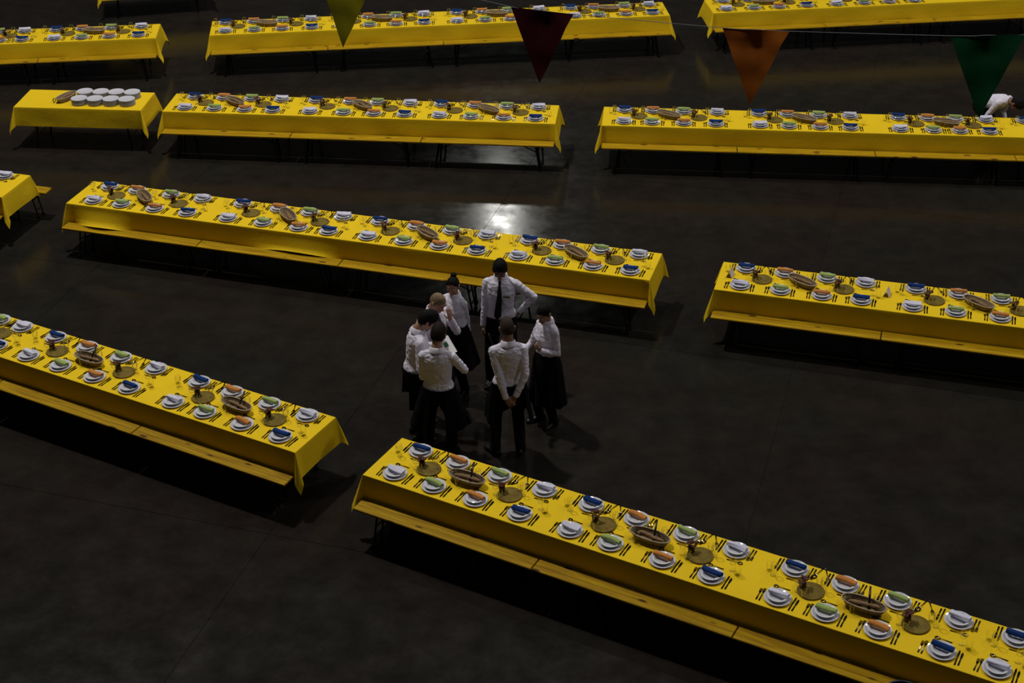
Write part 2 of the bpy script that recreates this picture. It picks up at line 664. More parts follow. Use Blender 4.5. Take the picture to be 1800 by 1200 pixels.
def leg_frame(x, y0, y1, top, sgn, thick=0.014):
    """two legs, leaning a little outward, as separate meshes + a crossbar"""
    out = []
    for y in (y0, y1):
        b = MB()
        dx = 0.07 * sgn
        Mx = Matrix(((1, 0, 0, 0), (0, 1, 0, 0), (0, 0, 1, 0), (0, 0, 0, 1)))
        b.tube([(x, y, top), (x + dx, y, 0.02)], thick, 4)
        b.box(x + dx - 0.02, x + dx + 0.02, y - 0.02, y + 0.02, 0.0, 0.022)
        out.append(b)
    c = MB().tube([(x + 0.05 * sgn, y0, top * 0.28), (x + 0.05 * sgn, y1, top * 0.28)], 0.010, 6)
    d = MB().tube([(x + 0.02 * sgn, (y0 + y1) / 2, top * 0.68), (x - 0.26 * sgn, (y0 + y1) / 2, top - 0.012)], 0.009, 6)
    d.tube([(x + 0.02 * sgn, y0, top * 0.68), (x + 0.02 * sgn, y1, top * 0.68)], 0.009, 6)
    return out, c, d


def bench_proto():
    L = TL - 0.014
    y0, y1 = 0.0, 0.207
    sec = [(y0 + .004, -.027), (y0, -.022), (y0, -.005), (y0 + .005, 0), (y0 + .070, 0), (y0 + .073, -.003), (y0 + .079, -.003),
           (y0 + .082, 0), (y1 - .05, 0), (y1 - .005, 0), (y1, -.005), (y1, -.022), (y1 - .004, -.027)]
    vs = []
    xs = [0.0, 0.004, L - 0.004, L]
    for i, x in enumerate(xs):
        e = 0.004 if i in (0, 3) else 0
        for (y, z) in sec:
            vs.append((x + 0.007, y, z - (e if z > -.01 else -e)))
    k = len(sec)
    fs = []
    for i in range(3):
        for j in range(k):
            j2 = (j + 1) % k
            fs.append((i * k + j, i * k + j2, (i + 1) * k + j2, (i + 1) * k + j))
    fs.append(tuple(range(k)))
    fs.append(tuple(3 * k + j for j in range(k)))
    plank = MB().add([(a, b, c + 0.47) for a, b, c in vs], fs).mesh('plank', M_PINE)
    parts = [('plank', plank, [])]
    for x, s in ((0.30, -1), (TL - 0.30, 1)):
        legs, c, d = leg_frame(x, y0 + 0.03, y1 - 0.03, 0.443, s)
        for b in legs:
            parts.append(('leg', b.mesh('leg', M_LEG), []))
        parts.append(('crossbar', c.mesh('crossbar', M_LEG), []))
        parts.append(('brace', d.mesh('brace', M_LEG), []))
    return Proto('beer_bench', None, parts)


def table_proto():
    b = MB().box(0.006, TL - 0.006, 0.004, W - 0.004, 0.728, 0.757)
    parts = [('tabletop', b.mesh('tabletop', M_BOARD), [])]
    for x, s in ((0.34, -1), (TL - 0.34, 1)):
        legs, c, d = leg_frame(x, 0.09, W - 0.09, 0.729, s, 0.017)
        for q in legs:
            parts.append(('leg', q.mesh('leg', M_LEG), []))
        parts.append(('crossbar', c.mesh('crossbar', M_LEG), []))
        parts.append(('brace', d.mesh('brace', M_LEG), []))
    return Proto('beer_table', None, parts)


P_BENCH = bench_proto()
P_TABLE = table_proto()

# ------------------------------------------------------------------ tableware prototypes
dinner = MB().lathe([(0, 0.004), (0.07, 0.004), (0.072, 0), (0.078, 0), (0.080, 0.005), (0.098, 0.011), (0.134, 0.020),
                     (0.1355, 0.0215), (0.134, 0.023), (0.100, 0.0150), (0.086, 0.009), (0, 0.009)], 32)
P_DINNER = Proto('dinner_plate', dinner.mesh('dinner_plate', M_PORC, True, 0.9))
soup = MB().lathe([(0, 0.003), (0.052, 0.003), (0.054, 0), (0.058, 0), (0.064, 0.008), (0.080, 0.028), (0.102, 0.034),
                   (0.105, 0.0355), (0.103, 0.0375), (0.083, 0.034), (0.074, 0.016), (0.060, 0.007), (0, 0.006)], 32)
P_SOUP = Proto('soup_plate', soup.mesh('soup_plate', M_PORC, True, 0.9))


def napkin_mesh(col, seed, loose=False):
    rnd = random.Random(seed)
    n, m = 20, 11
    L = 0.206 + rnd.uniform(-.008, .01)
    bend = rnd.uniform(-0.016, 0.014)
    rings_ = []
    vs = []
    for i in range(m):
        t = i / (m - 1) * 2 - 1
        x = t * L / 2
        for k in range(n):
            a = 2 * PI * k / n
            # flattened roll with a lapped fold
            r = 0.0265 + 0.0025 * math.sin(a * 2 + t + seed) + 0.0012 * noise.noise(Vector((x * 30, a, seed)))
            if loose:
                r = 0.026 + 0.006 * math.sin(a * 3 + seed + t * 0.8) + 0.003 * t
            if abs(t) > 0.95:
                r *= 0.93
            y = r * math.cos(a) * (1.08 if not loose else 1.25) + bend * (t * t - 0.4)
            z = r * math.sin(a) * (0.80 if not loose else 0.62)
            if 0.2 < a < 0.9:
                z += 0.0025
                y += 0.003
            vs.append((x + 0.003 * math.sin(a + seed), y, z + 0.020))
    fs = []
    for i in range(m - 1):
        for k in range(n):
            k2 = (k + 1) % n
            fs.append((i * n + k, i * n + k2, (i + 1) * n + k2, (i + 1) * n + k))
    b = MB().add(vs, fs)
    # spiral ends: recessed rings
    for i, s in ((0, 1), (m - 1, -1)):
        c = Vector(vs[i * n]) * 0
        for k in range(n):
            c += Vector(vs[i * n + k])
        c /= n
        prev = [Vector(vs[i * n + k]) for k in range(n)]
        for q, dep in ((0.72, 0.006), (0.40, 0.001), (0.16, 0.007)):
            nxt = [c + (Vector(vs[i * n + k]) - c) * q + Vector((s * dep, 0, 0)) for k in range(n)]
            o = len(b.v)
            b.add(prev + nxt, [(k, (k + 1) % n, n + (k + 1) % n, n + k) for k in range(n)])
            prev = nxt
        b.add(prev, [tuple(range(n))])
    return b.mesh('napkin', NAPM[col], True, 0.9)


P_NAP = {c: [Proto('napkin', napkin_mesh(c, i * 7 + j, c == 'white')) for j in range(4)]
         for i, c in enumerate(('blue', 'orange', 'green', 'white'))}


def outline(pts, th, dish=None):
    """flat utensil from half-width list [(y, halfwidth, z)] along y"""
    vs = []
    for (y, w, z) in pts:
        vs += [(-w, y, z), (w, y, z), (-w, y, z + th), (w, y, z + th)]
    fs = []
    m = len(pts)
    for i in range(m - 1):
        a, b = i * 4, (i + 1) * 4
        fs += [(a, b, b + 1, a + 1), (a + 2, a + 3, b + 3, b + 2), (a, a + 2, b + 2, b), (a + 1, b + 1, b + 3, a + 3)]
    fs += [(0, 1, 3, 2), ((m - 1) * 4, (m - 1) * 4 + 2, (m - 1) * 4 + 3, (m - 1) * 4 + 1)]
    return MB().add(vs, fs)


def fork_mesh(L, k=1.0):
    b = outline([(-L / 2, .005, .003), (-L / 2 + .012, .008, .002), (-L / 2 + .05, .006, .003), (0, .0035, .006), (L / 2 - .08, .0035, .006),
                 (L / 2 - .06, .010 * k, .003), (L / 2 - .045, .0125 * k, .002)], .0022)
    for i in range(4):
        x = (-.0105 + i * .007) * k
        b.box(x - .0018, x + .0018, L / 2 - .047, L / 2, .003, .0055)
    return b.mesh('fork', M_STEEL)


def knife_mesh(L, blunt=False):
    w = .011 if blunt else .009
    return outline([(-L / 2, .006, .001), (-L / 2 + .01, .008, .001), (-.01, .006, .001), (0, .005, .0015), (.01, w * .8, .002), (L / 2 - .03, w, .002),
                    (L / 2 - .008, w * .6, .002), (L / 2, .001, .002)], .0035).mesh('knife', M_STEEL)


def spoon_mesh(L, bw=.02, bl=.055):
    b = outline([(-L / 2, .005, .003), (-L / 2 + .012, .0075, .002), (-L / 2 + .04, .005, .004), (0, .0032, .008), (L / 2 - bl, .0035, .008),
                 (L / 2 - bl + .008, .006, .006)], .0022)
    # bowl
    vs = []
    n = 14
    for r, z in ((1.0, .010), (.8, .005), (.45, .0015), (0.42, .003), (.78, .0065), (1.0, .0105)):
        for k in range(n):
            a = 2 * PI * k / n
            vs.append((bw * r * math.cos(a), L / 2 - bl / 2 + bl / 2 * r * math.sin(a), z))
    fs = []
    for i in range(5):
        for k in range(n):
            fs.append((i * n + k, i * n + (k + 1) % n, (i + 1) * n + (k + 1) % n, (i + 1) * n + k))
    b.add(vs, fs)
    return b.mesh('spoon', M_STEEL, True, 0.9)


P_FORK = Proto('dinner_fork', fork_mesh(.20))
P_FFORK = Proto('fish_fork', fork_mesh(.18, 1.05))
P_KNIFE = Proto('dinner_knife', knife_mesh(.22))
P_FKNIFE = Proto('fish_knife', knife_mesh(.19, True))
P_SPOON = Proto('dessert_spoon', spoon_mesh(.17))
P_SSPOON = Proto('serving_spoon', spoon_mesh(.22, .027, .075))
P_SFORK = Proto('serving_fork', fork_mesh(.21, 1.5))
wine = MB().lathe([(0, 0.003), (0.030, 0.0), (0.032, 0.0015), (0.012, 0.005), (0.004, 0.012), (0.004, 0.062), (0.012, 0.070), (0.030, 0.090),
                   (0.036, 0.112), (0.033, 0.140), (0.030, 0.155), (0.0288, 0.155), (0.0315, 0.140), (0.0345, 0.112), (0.0285, 0.091), (0.008, 0.073), (0, 0.071)], 20)
P_WINE = Proto('wine_glass', wine.mesh('wine_glass', M_GLASS, True))
tumb = MB().lathe([(0, 0), (0.027, 0), (0.029, 0.003), (0.034, 0.095), (0.0325, 0.095), (0.0275, 0.008), (0, 0.007)], 20)
P_TUMB = Proto('water_glass', tumb.mesh('water_glass', M_GLASS, True, 0.8))
cork = MB().lathe([(0, 0), (0.130, 0), (0.134, 0.003), (0.135, 0.012), (0.132, 0.016), (0.118, 0.0165), (0.116, 0.0155), (0.08, 0.0155), (0.078, 0.0165), (0, 0.0165)], 36)
P_CORK = Proto('cork_mat', cork.mesh('cork_mat', M_CORK, True, 0.7))


def posy_proto():
    jar = MB().lathe([(0, 0), (0.028, 0), (0.032, 0.004), (0.036, 0.028), (0.034, 0.044), (0.031, 0.050), (0.033, 0.056), (0.0305, 0.056), (0.0285, 0.050), (0.032, 0.028), (0.028, 0.008), (0, 0.007)], 18).mesh('jar', M_TERRA, True, .8)
    rnd = random.Random(3)
    st = MB()
    bl = MB()
    heads = []
    for i in range(12):
        a = i * 2.4
        r = 0.012 + 0.036 * rnd.random()
        h = 0.070 + 0.040 * rnd.random()
        p = Vector((r * math.cos(a), r * math.sin(a), h))
        st.tube([(0.004 * math.cos(a), 0.004 * math.sin(a), 0.02), p * 0.7 + Vector((0, 0, .012)), p], .0012, 5)
        heads.append(p)
    parts = [('jar', jar, []), ('stems', st.mesh('stems', M_STALK), [])]
    fb = MB()
    for k in range(3):
        fb.sphere((0, 0, -.002 + .001 * k), .016 - .002 * k, .016 - .002 * k, .006 + .002 * k, 8, 5)
    for k in range(8):
        a = k * PI / 4
        fb.sphere((.013 * math.cos(a), .013 * math.sin(a), .003), .007, .006, .005, 6, 4)
    out = []
    for p in heads:
        m2 = MB()
        m2.v = [tuple(Vector(v) + p) for v in fb.v]
        m2.f = list(fb.f)
        parts.append(('flower', m2.mesh('flower', M_FLOWER, True), []))
    return Proto('flower_jar', None, parts)


P_POSY = posy_proto()


def stadium(a, b, k, n):
    """rounded oval point list: half length a, half width b"""
    pts = []
    for i in range(n):
        t = 2 * PI * i / n
        c, s = math.cos(t), math.sin(t)
        pts.append((a * math.copysign(abs(c) ** k, c), b * math.copysign(abs(s) ** k, s)))
    return pts


def basket_proto():
    n = 48
    base = stadium(1, 1, 0.86, n)
    body = MB()
    rows = []
    H = 0.078
    m = 10
    for i in range(m + 1):
        t = i / m
        a = 0.172 + 0.048 * t
        b = 0.060 + 0.030 * t
        rows.append((a, b, t * H))
    vs = []
    for (a, b, z) in rows:
        for k, (x, y) in enumerate(base):
            w = 0.0022 * (1 if (k + int(z / H * m + .5)) % 2 else -1)
            vs.append((x * (a + w), y * (b + w), z))
    for (a, b, z) in reversed(rows):
        for k, (x, y) in enumerate(base):
            vs.append((x * (a - .007), y * (b - .007), max(z, .006)))
    fs = []
    for i in range(2 * (m + 1) - 1):
        for k in range(n):
            fs.append((i * n + k, i * n + (k + 1) % n, (i + 1) * n + (k + 1) % n, (i + 1) * n + k))
    fs.append(tuple(range(n)))
    fs.append(tuple((2 * m + 1) * n + k for k in range(n)))
    body.add(vs, fs)
    rim = MB()
    pts = [(x * .1765, y * .0995, H + .002) for x, y in base]
    for i in range(n):
        pass
    rv = []
    for k, (x, y) in enumerate(base):
        c = Vector((x * .219, y * .089, H + .003))
        o = Vector((x, y, 0)).normalized()
        tw = 0.0012 * (k % 2)
        for q in range(6):
            a = 2 * PI * q / 6
            rv.append(c + o * (.0075 + tw) * math.cos(a) + Vector((0, 0, 1)) * (.0065 + tw) * math.sin(a))
    rf = []
    for k in range(n):
        for q in range(6):
            rf.append((k * 6 + q, k * 6 + (q + 1) % 6, ((k + 1) % n) * 6 + (q + 1) % 6, ((k + 1) % n) * 6 + q))
    rim.add(rv, rf)
    return Proto('bread_basket', None, [('woven_body', body.mesh('woven_body', M_WICKER), []), ('rim', rim.mesh('rim', M_WRIM, True), [])])


P_BASKET = basket_proto()


def bread_mesh(seed):
    rnd = random.Random(seed)
    L = rnd.uniform(.27, .31)
    r0 = rnd.uniform(.024, .028)
    n, m = 14, 15
    vs = []
    for i in range(m):
        t = i / (m - 1) * 2 - 1
        prof = max(0.08, (1 - abs(t) ** 3.0)) ** 0.5
        for k in range(n):
            a = 2 * PI * k / n
            r = r0 * prof * (1 + .10 * math.sin(i * 1.7 + seed) * (math.sin(a) > 0.3) + .06 * noise.noise(Vector((i, a, seed))))
            vs.append((t * L / 2, r * math.cos(a) + .006 * math.sin(t * 2 + seed), r * .8 * math.sin(a) + r0 * .8))
    fs = []
    for i in range(m - 1):
        for k in range(n):
            fs.append((i * n + k, i * n + (k + 1) % n, (i + 1) * n + (k + 1) % n, (i + 1) * n + k))
    fs.append(tuple(range(n)))
    fs.append(tuple((m - 1) * n + k for k in range(n)))
    return MB().add(vs, fs).mesh('bread', M_BREAD, True)


P_BREAD = [Proto('bread_loaf', bread_mesh(s)) for s in range(4)]


def tongs_proto():
    h = MB().tube([(0, -.13, .004), (0, -.03, .004), (0, 0, .004)], [.010, .012, .009], 10)
    b = outline([(0, .004, .002), (.02, .010, .002), (.13, .012, .002), (.155, .004, .002)], .002)
    return Proto('bread_knife', None, [('handle', h.mesh('handle', M_BLACK, True), []), ('blade', b.mesh('blade', M_STEEL), [])])


P_BKNIFE = tongs_proto()

# ------------------------------------------------------------------ table layout
# origin, angle, sections (first index, last index), place lists (u) for far and near rows, phrases
COLF = ('blue', 'orange', 'green', 'white')
COLN = ('white', 'green', 'orange', 'blue')
U0 = (0.34, 0.83, 1.36, 1.89)
ORD = ('first', 'second', 'third', 'fourth')


def gen(k0, k1, over=None):
    far, near = {}, {}
    for k in range(k0, k1):
        for i in range(4):
            far[(k, i)] = U0[i] + TL * k
            near[(k, i)] = U0[i] + TL * k
    if over:
        for which, dd in over.items():
            tgt = far if which == 'f' else near
            for k, l in dd.items():
                for i, u in enumerate(l):
                    if u is None:
                        tgt.pop((k, i), None)
                    else:
                        tgt[(k, i)] = u
    return far, near


TABLES = [
    dict(key='A', o=(-1.6388, 13.5599), th=-0.50767, k=(0, 4), name='bottom right table', side='left', brot=(0.0, -0.03, -0.02), knife=True,
         over={'f': {0: (.335, .815, 1.337, 1.883), 1: (2.444, 2.97, 3.52, 4.069), 2: (4.695, 5.209, 5.732, 6.314), 3: (6.86, None, None, None)},
               'n': {0: (.311, .796, 1.313, 1.856), 1: (2.444, 2.904, 3.469, 4.003), 2: (4.687, 5.172, 5.69, 6.284), 3: (6.80, None, None, None)}}),
    dict(key='B', o=(-2.4305, 13.9965), th=-0.5027, k=(-3, 0), name='bottom left table', side='right', brot=(0, -.06, -.12), knife=True,
         over={'f': {-3: (None, None, -5.07, -4.69), -2: (-4.13, -3.61, -3.07, -2.52), -1: (-1.86, -1.37, -.83, -.29)},
               'n': {-3: (None, None, None, -4.65), -2: (-4.12, -3.6, -3.05, -2.52), -1: (-1.86, -1.39, -.85, -.32)}}),
    dict(key='C', o=(-6.5657, 20.5015), th=-0.30014, k=(0, 4), name='long middle table', side='left', brot=(-.80, -.78, -.62, -.60), knife=False,
         over={'f': {0: (.352, .818, 1.384, 1.898), 1: (2.555, 3.129, 3.625, 4.137), 2: (4.707, 5.262, 5.80, 6.325), 3: (6.94, 7.421, 7.976, 8.508)},
               'n': {0: (.368, .827, 1.371, 1.901), 1: (2.547, 3.103, 3.66, 4.116), 2: (4.713, 5.248, 5.777, 6.329), 3: (6.922, 7.446, 7.982, 8.497)}}),
    dict(key='D', o=(-5.8113, 24.0257), th=-0.11329, k=(0, 3), name='upper middle table', side='left', brot=(-.66, -.66, -.60), knife=False,
         over={'f': {0: (.37, .88, 1.37, 1.88), 1: (2.48, 3.07, 3.54, 4.10), 2: (4.63, 5.20, 5.74, 6.27)},
               'n': {0: (.337, .851, 1.362, 1.85), 1: (2.482, 3.053, 3.56, 4.084), 2: (4.661, 5.20, 5.74, 6.267)}}),
    dict(key='E', o=(1.5100, 23.1941), th=-0.10454, k=(0, 4), name='upper right table', side='left', brot=(-.5, -.5, -.3), knife=False,
         over={'f': {0: (.35, .82, 1.33, 1.87), 1: (2.56, 3.02, 3.53, 4.04), 2: (4.82, 5.29, 5.74, 6.21), 3: (6.84, None, None, None)},
               'n': {0: (.35, .81, 1.32, 1.84), 1: (2.56, 3.02, 3.52, 4.01), 2: (4.80, 5.32, 5.73, 6.20), 3: (None, None, None, None)}}),
    dict(key='F', o=(-5.6372, 27.7691), th=0.0928, k=(0, 4), name='top centre table', side='left', brot=(-.25, -.25, -.2, -.2), knife=False,
         over={'f': {0: (.26, .80, 1.36, 1.90), 1: (2.48, 3.0, 3.55, 4.08), 2: (4.72, 5.22, 5.72, 6.33), 3: (6.95, 7.41, 8.01, 8.51)},
               'n': {0: (.29, .83, 1.36, 1.92), 1: (2.48, 3.02, 3.53, 4.06), 2: (4.69, 5.24, 5.72, 6.26), 3: (6.98, 7.45, 7.98, 8.50)}}),
    dict(key='G', o=(-6.6346, 27.6549), th=0.0821, k=(-2, 0), name='top left table', side='right', brot=(-.2, -.2), knife=False,
         over={'f': {-2: (None, None, -3.01, -2.53), -1: (-1.94, -1.45, -.90, -.34)}, 'n': {-2: (None, None, -2.91, -2.49), -1: (-1.90, -1.39, -.88, -.34)}}),
    dict(key='H', o=(3.9832, 28.6891), th=0.1015, k=(0, 3), name='top right table', side='left', brot=(-.2, -.2, -.2), knife=False,
         over={'f': {1: (2.5, None, None, None), 2: (None, None, None, None)},
               'n': {0: (.29, .85, 1.34, 1.90), 1: (2.5, 3.05, 3.56, 4.06), 2: (None, None, None, None)}}),
    dict(key='K', o=(2.6726, 17.6324), th=-0.28528, k=(0, 3), name='middle right table', side='left', brot=(-.54, -.54), knife=False,
         over={'f': {0: (.32, .84, 1.40, 1.90), 1: (2.55, 3.09, 3.63, 4.12), 2: (None, None, None, None)},
               'n': {0: (.31, .84, 1.38, 1.88), 1: (2.54, 3.08, 3.62, None), 2: (None, None, None, None)}}),
    dict(key='J', o=(-7.59, 20.74), th=-0.28, k=(-1, 0), name='left edge table', side='right', brot=(0,), knife=False,
         over={'f': {-1: (None, None, None, -.35)}, 'n': {-1: (None, None, None, None)}}),
]


def in_view(p, m=0.0):
    d = Vector(p) - Vector((0, 0, CAM_H))
    z = d.dot(FWD)
    if z <= 0:
        return False
    px = 900 + 2686.15 * d.dot(RGT) / z
    py = 600 - 2686.15 * d.dot(UPV) / z
    return -m < px < 1800 + m and -m < py < 1200 + m


rj = random.Random(11)
ci = 0
for T in TABLES:
    ox, oy = T['o']
    base = Matrix.Translation((ox, oy, 0)) @ Matrix.Rotation(T['th'], 4, 'Z')
    k0, k1 = T['k']
    nm = T['name']
    sd = T['side']

    def sec(k):
        if sd == 'left':
            return ORD[k - k0] + ' section from left'
        return ORD[-1 - k] + ' section from right'

    L = (k1 - k0) * TL
    fl_ = []
    if T['key'] == 'C':
        fl_ = [(0.12, 1.05, 0.13), (3.0, 4.4, 0.07)]
    ci += 1
    cm = cloth_mesh(L, fl_, wob=ci * 1.7)
    c = mobj('tablecloth', cm)
    c.matrix_world = base @ TR(k0 * TL, 0, ZC)
    tag(c, 'yellow cloth draped over the ' + nm, 'tablecloth', 'yellow tablecloths')
    for k in range(k0, k1):
        if not (in_view(base @ Vector((k * TL, 0, .4)), 60) or in_view(base @ Vector(((k + 1) * TL, 0, .4)), 60)):
            continue
        P_TABLE.place(base @ TR(k * TL, 0, 0), 'folding table under yellow cloth, %s, %s' % (sec(k), nm), 'table', 'folding tables under the cloths')
        P_BENCH.place(base @ TR(k * TL, -BV, 0), 'yellow pine bench with black legs, %s, near side of %s' % (sec(k), nm), 'bench', 'pine benches')
    if T['key'] == 'J':
        P_BENCH.place(base @ TR(-TL + 0.2, W + 0.03, 0), 'yellow pine bench on far side of %s' % nm, 'bench', 'pine benches')
    far, near = gen(k0, k1, T['over'])
    for row, D, cols in (('far', far, COLF), ('near', near, COLN)):
        for (k, i), u in sorted(D.items()):
            if row == 'far':
                v, rz, sg = 0.655, PI, -1
            else:
                v, rz, sg = 0.165, 0.0, 1
            P = base @ TR(u, v, ZC, rz)
            if not in_view(P.translation, 25):
                continue
            col = cols[i]
            where = '%s napkin, %s row, %s, %s' % (col, row, sec(k), nm)
            gp = ' at ' + nm

            def put(proto, x, y, z, r, lab, cat, grp):
                return proto.place(P @ TR(x, y, z, r), lab + ' ' + where, cat, grp)
            jx = rj.uniform(-.006, .006)
            jr = rj.uniform(-.04, .04)
            put(P_DINNER, jx, 0, 0, 0, 'white plate under', 'plate', 'dinner plates')
            put(P_SOUP, jx, 0, 0.0095, 0, 'shallow bowl under', 'bowl', 'shallow white bowls')
            far_sh = 0.028 * sg      # roll lies towards the far rim
            npz = rj.uniform(-.10, .08) - (0.08 if T['key'] in 'AB' else 0.0)
            n = rj.choice(P_NAP[col])
            lab = '%s rolled napkin on plate, %s row, %s, %s' % (col, row, sec(k), nm)
            if row == 'near':
                n.place(P @ TR(jx, 0.022, 0.0365, npz), lab, 'napkin', '%s napkins' % col)
            else:
                n.place(P @ TR(jx, -0.022, 0.0365, npz + PI), lab, 'napkin', '%s napkins' % col)
            put(P_FORK, -.152 + jr * .1, -.012, 0, jr, 'inner fork by', 'fork', 'inner forks')
            put(P_FFORK, -.183 + jr * .1, -.018, 0, jr, 'outer fork by', 'fish fork', 'outer forks')
            put(P_KNIFE, .155 + jr * .1, -.010, 0, -jr, 'inner knife by', 'knife', 'inner knives')
            put(P_FKNIFE, .187 + jr * .1, -.016, 0, -jr, 'outer knife by', 'fish knife', 'outer knives')
            if row == 'near':
                put(P_SPOON, -.02 + jr * .2, .168, 0, PI / 2 + jr, 'dessert spoon by', 'spoon', 'dessert spoons')
                put(P_WINE, .145, .190, 0, 0, 'wine glass by', 'wine glass', 'wine glasses')
                put(P_TUMB, .215, .150, 0, 0, 'water glass by', 'glass', 'water glasses')
            else:
                put(P_SPOON, -.05 + jr * .2, .160, 0, PI / 2 + jr, 'dessert spoon by', 'spoon', 'dessert spoons')
                put(P_WINE, .165, .175, 0, 0, 'wine glass by', 'wine glass', 'wine glasses')
                put(P_TUMB, .225, .120, 0, 0, 'water glass by', 'glass', 'water glasses')
    # shared pieces of each section
    for k in range(k0, k1):
        sb = k * TL
        for j, du in enumerate((0.57, 1.62)):
            key = (k, 0 if j == 0 else 2)
            u = far.get(key)
            if u is None:
                if T['key'] in 'AK' and k == k1 - 1:
                    continue
                if not in_view(base @ Vector((sb + du, .4, ZC)), 10):
                    continue
                u = sb + du - 0.25
            u = u + 0.25
            P = base @ TR(u, 0.415, ZC)
            if not in_view(P.translation, 20):
                continue
            lr = ('left', 'right')[j]
            if T['key'] == 'J':
                continue
            P_CORK.place(P @ TR(rj.uniform(-.01, .01), 0, 0, rj.uniform(0, 6)), 'round cork mat, %s one of %s, %s' % (lr, sec(k), nm), 'mat', 'round cork mats')
            P_POSY.place(P @ TR(-.095, .015, 0.0165, rj.uniform(0, 6)), 'dark red flower jar on %s cork mat of %s, %s' % (lr, sec(k), nm), 'flower jar', 'flower jars')
            if far.get(key) is not None:
                q = base @ TR(u + .012, 0.715, ZC)
                cols2 = ('blue and orange', 'green and white')[j]
                P_SSPOON.place(q @ TR(-.045, 0, 0, PI - .25), 'serving spoon between %s napkins, %s, %s' % (cols2, sec(k), nm), 'spoon', 'serving spoons')
                P_SFORK.place(q @ TR(.045, 0.01, 0, PI + .45), 'serving fork between %s napkins, %s, %s' % (cols2, sec(k), nm), 'serving fork', 'serving forks')
        u = far.get((k, 1))
        u = (u + 0.26) if u is not None else sb + 1.08
        P = base @ TR(u, 0.405, ZC, T['brot'][min(k - k0, len(T['brot']) - 1)])
        if not in_view(P.translation, 20) or T['key'] == 'J' or (T['key'] in 'A' and k == 3) or (T['key'] == 'K' and k == 2):
            continue
        P_BASKET.place(P, 'oval wicker bread basket in %s of %s' % (sec(k), nm), 'basket', 'oval bread baskets')
        for q, (x, y, z, r) in enumerate(((0.0, -.028, .010, .03), (0.0, .028, .010, -.03), (.005, .002, .044, .09 * (-1) ** k))):
            bl = '%s bread loaf in basket in %s of %s' % (('near-side', 'far-side', 'topmost')[q], sec(k), nm)
            b = P_BREAD[(q + k) % 4].place(P @ TR(x, y, z, r), bl, 'bread', 'loaves in ' + sec(k) + ' basket of ' + nm)
        if T['knife']:
            Mk = P @ TR(.035, .045, .105, PI + .30) @ Matrix.Rotation(-.50, 4, 'X')
            P_BKNIFE.place(Mk, 'black-handled bread knife on basket in %s of %s' % (sec(k), nm), 'bread knife', 'bread knives')

# ------------------------------------------------------------------ tent cards on the middle right table
TK = [t for t in TABLES if t['key'] == 'K'][0]
bk = Matrix.Translation((*TK['o'], 0)) @ Matrix.Rotation(TK['th'], 4, 'Z')


def card_mesh():
    b = MB()
    h, d, w, t = .105, .04, .07, .0012
    for s in (-1, 1):
        b.add([(s * d, -w, 0), (s * d, w, 0), (0, w, h), (0, -w, h),
               (s * (d - t), -w, 0), (s * (d - t), w, 0), (0, w, h - t * 2), (0, -w, h - t * 2)],
              [(0, 1, 2, 3), (4, 7, 6, 5), (0, 4, 5, 1), (0, 3, 7, 4), (1, 5, 6, 2)])
    return b.mesh('card', M_PAPER)


P_CARD = Proto('tent_card', card_mesh())
P_CARD.place(bk @ TR(.147, .42, ZC, -.15), 'white folded tent card at left end of middle right table', 'card', 'white tent cards')
P_CARD.place(bk @ TR(2.20, .42, ZC, -.15), 'white folded tent card between first two sections of middle right table', 'card', 'white tent cards')

# ------------------------------------------------------------------ serving table with stacked plates
IX, IY, ITH = -8.385, 24.30, -0.1
bi = Matrix.Translation((IX, IY, 0)) @ Matrix.Rotation(ITH, 4, 'Z')
c = mobj('tablecloth', cloth_mesh(TL, (), 9.1))
c.matrix_world = bi @ TR(0, 0, ZC)
tag(c, 'yellow cloth over the short serving table with stacked plates', 'tablecloth', 'yellow tablecloths')
P_TABLE.place(bi, 'short folding serving table under yellow cloth, holding plate stacks', 'table', 'folding tables under the cloths')
flat = MB().lathe([(0, 0.002), (0.085, 0.002), (0.088, 0), (0.125, 0.007), (0.138, 0.0085), (0.138, 0.0105), (0.120, 0.0098), (0.09, 0.0045), (0, 0.0045)], 28)
P_FLAT = Proto('stacked_plate', flat.mesh('stacked_plate', M_PORC, True, 0.9))
NS = 11
NTH = ('bottom', 'second-lowest', 'third-lowest', 'fourth-lowest', 'fifth-lowest', 'middle', 'fifth-highest', 'fourth-highest', 'third-highest', 'second-highest', 'top')
for r, (row, ys) in enumerate((('near', 24.40), ('far', 24.715))):
    for i in range(4):
        x = (-7.29, -7.015, -6.745, -6.47)[i] + (0.025 if r else 0)
        y = ys - 0.02 * i + 0.01
        pos = ('leftmost', 'second from left', 'third from left', 'rightmost')[i]
        for k in range(NS):
            top = k == NS - 1
            M = TR(x + rj.uniform(-.0015, .0015), y + rj.uniform(-.0015, .0015), ZC + 0.0001 + k * 0.0094)
            P_FLAT.place(M, '%s white plate of %s stack, %s row on serving table' % (NTH[k], pos, row),
                         'plate', 'plates in %s stack of %s row' % (pos, row))
P = TR(-7.56, 24.60, ZC, 1.05)
P_BASKET.place(P, 'oval wicker basket beside the plate stacks on serving table', 'basket', 'oval bread baskets')
for q, (x, y, z, r) in enumerate(((0.0, -.028, .010, .03), (0.0, .028, .010, -.03), (.005, .002, .044, .09))):
    P_BREAD[q].place(P @ TR(x, y, z, r), ('left', 'right', 'topmost')[q] + ' bread loaf in basket on serving table', 'bread', 'loaves in serving table basket')
tg = empty('serving_tongs', (-7.76, 24.55, ZC), 0.2)
tag(tg, 'dark serving tongs left of the basket on serving table', 'tongs')
for s in (-1, 1):
    MB().tube([(0, -.10, .006 + .0), (s * .022, 0, .008), (s * .020, .07, .008), (s * .012, .10, .008)], [.005, .006, .007, .009], 8, .6).obj('arm', M_BLACK, tg, True)
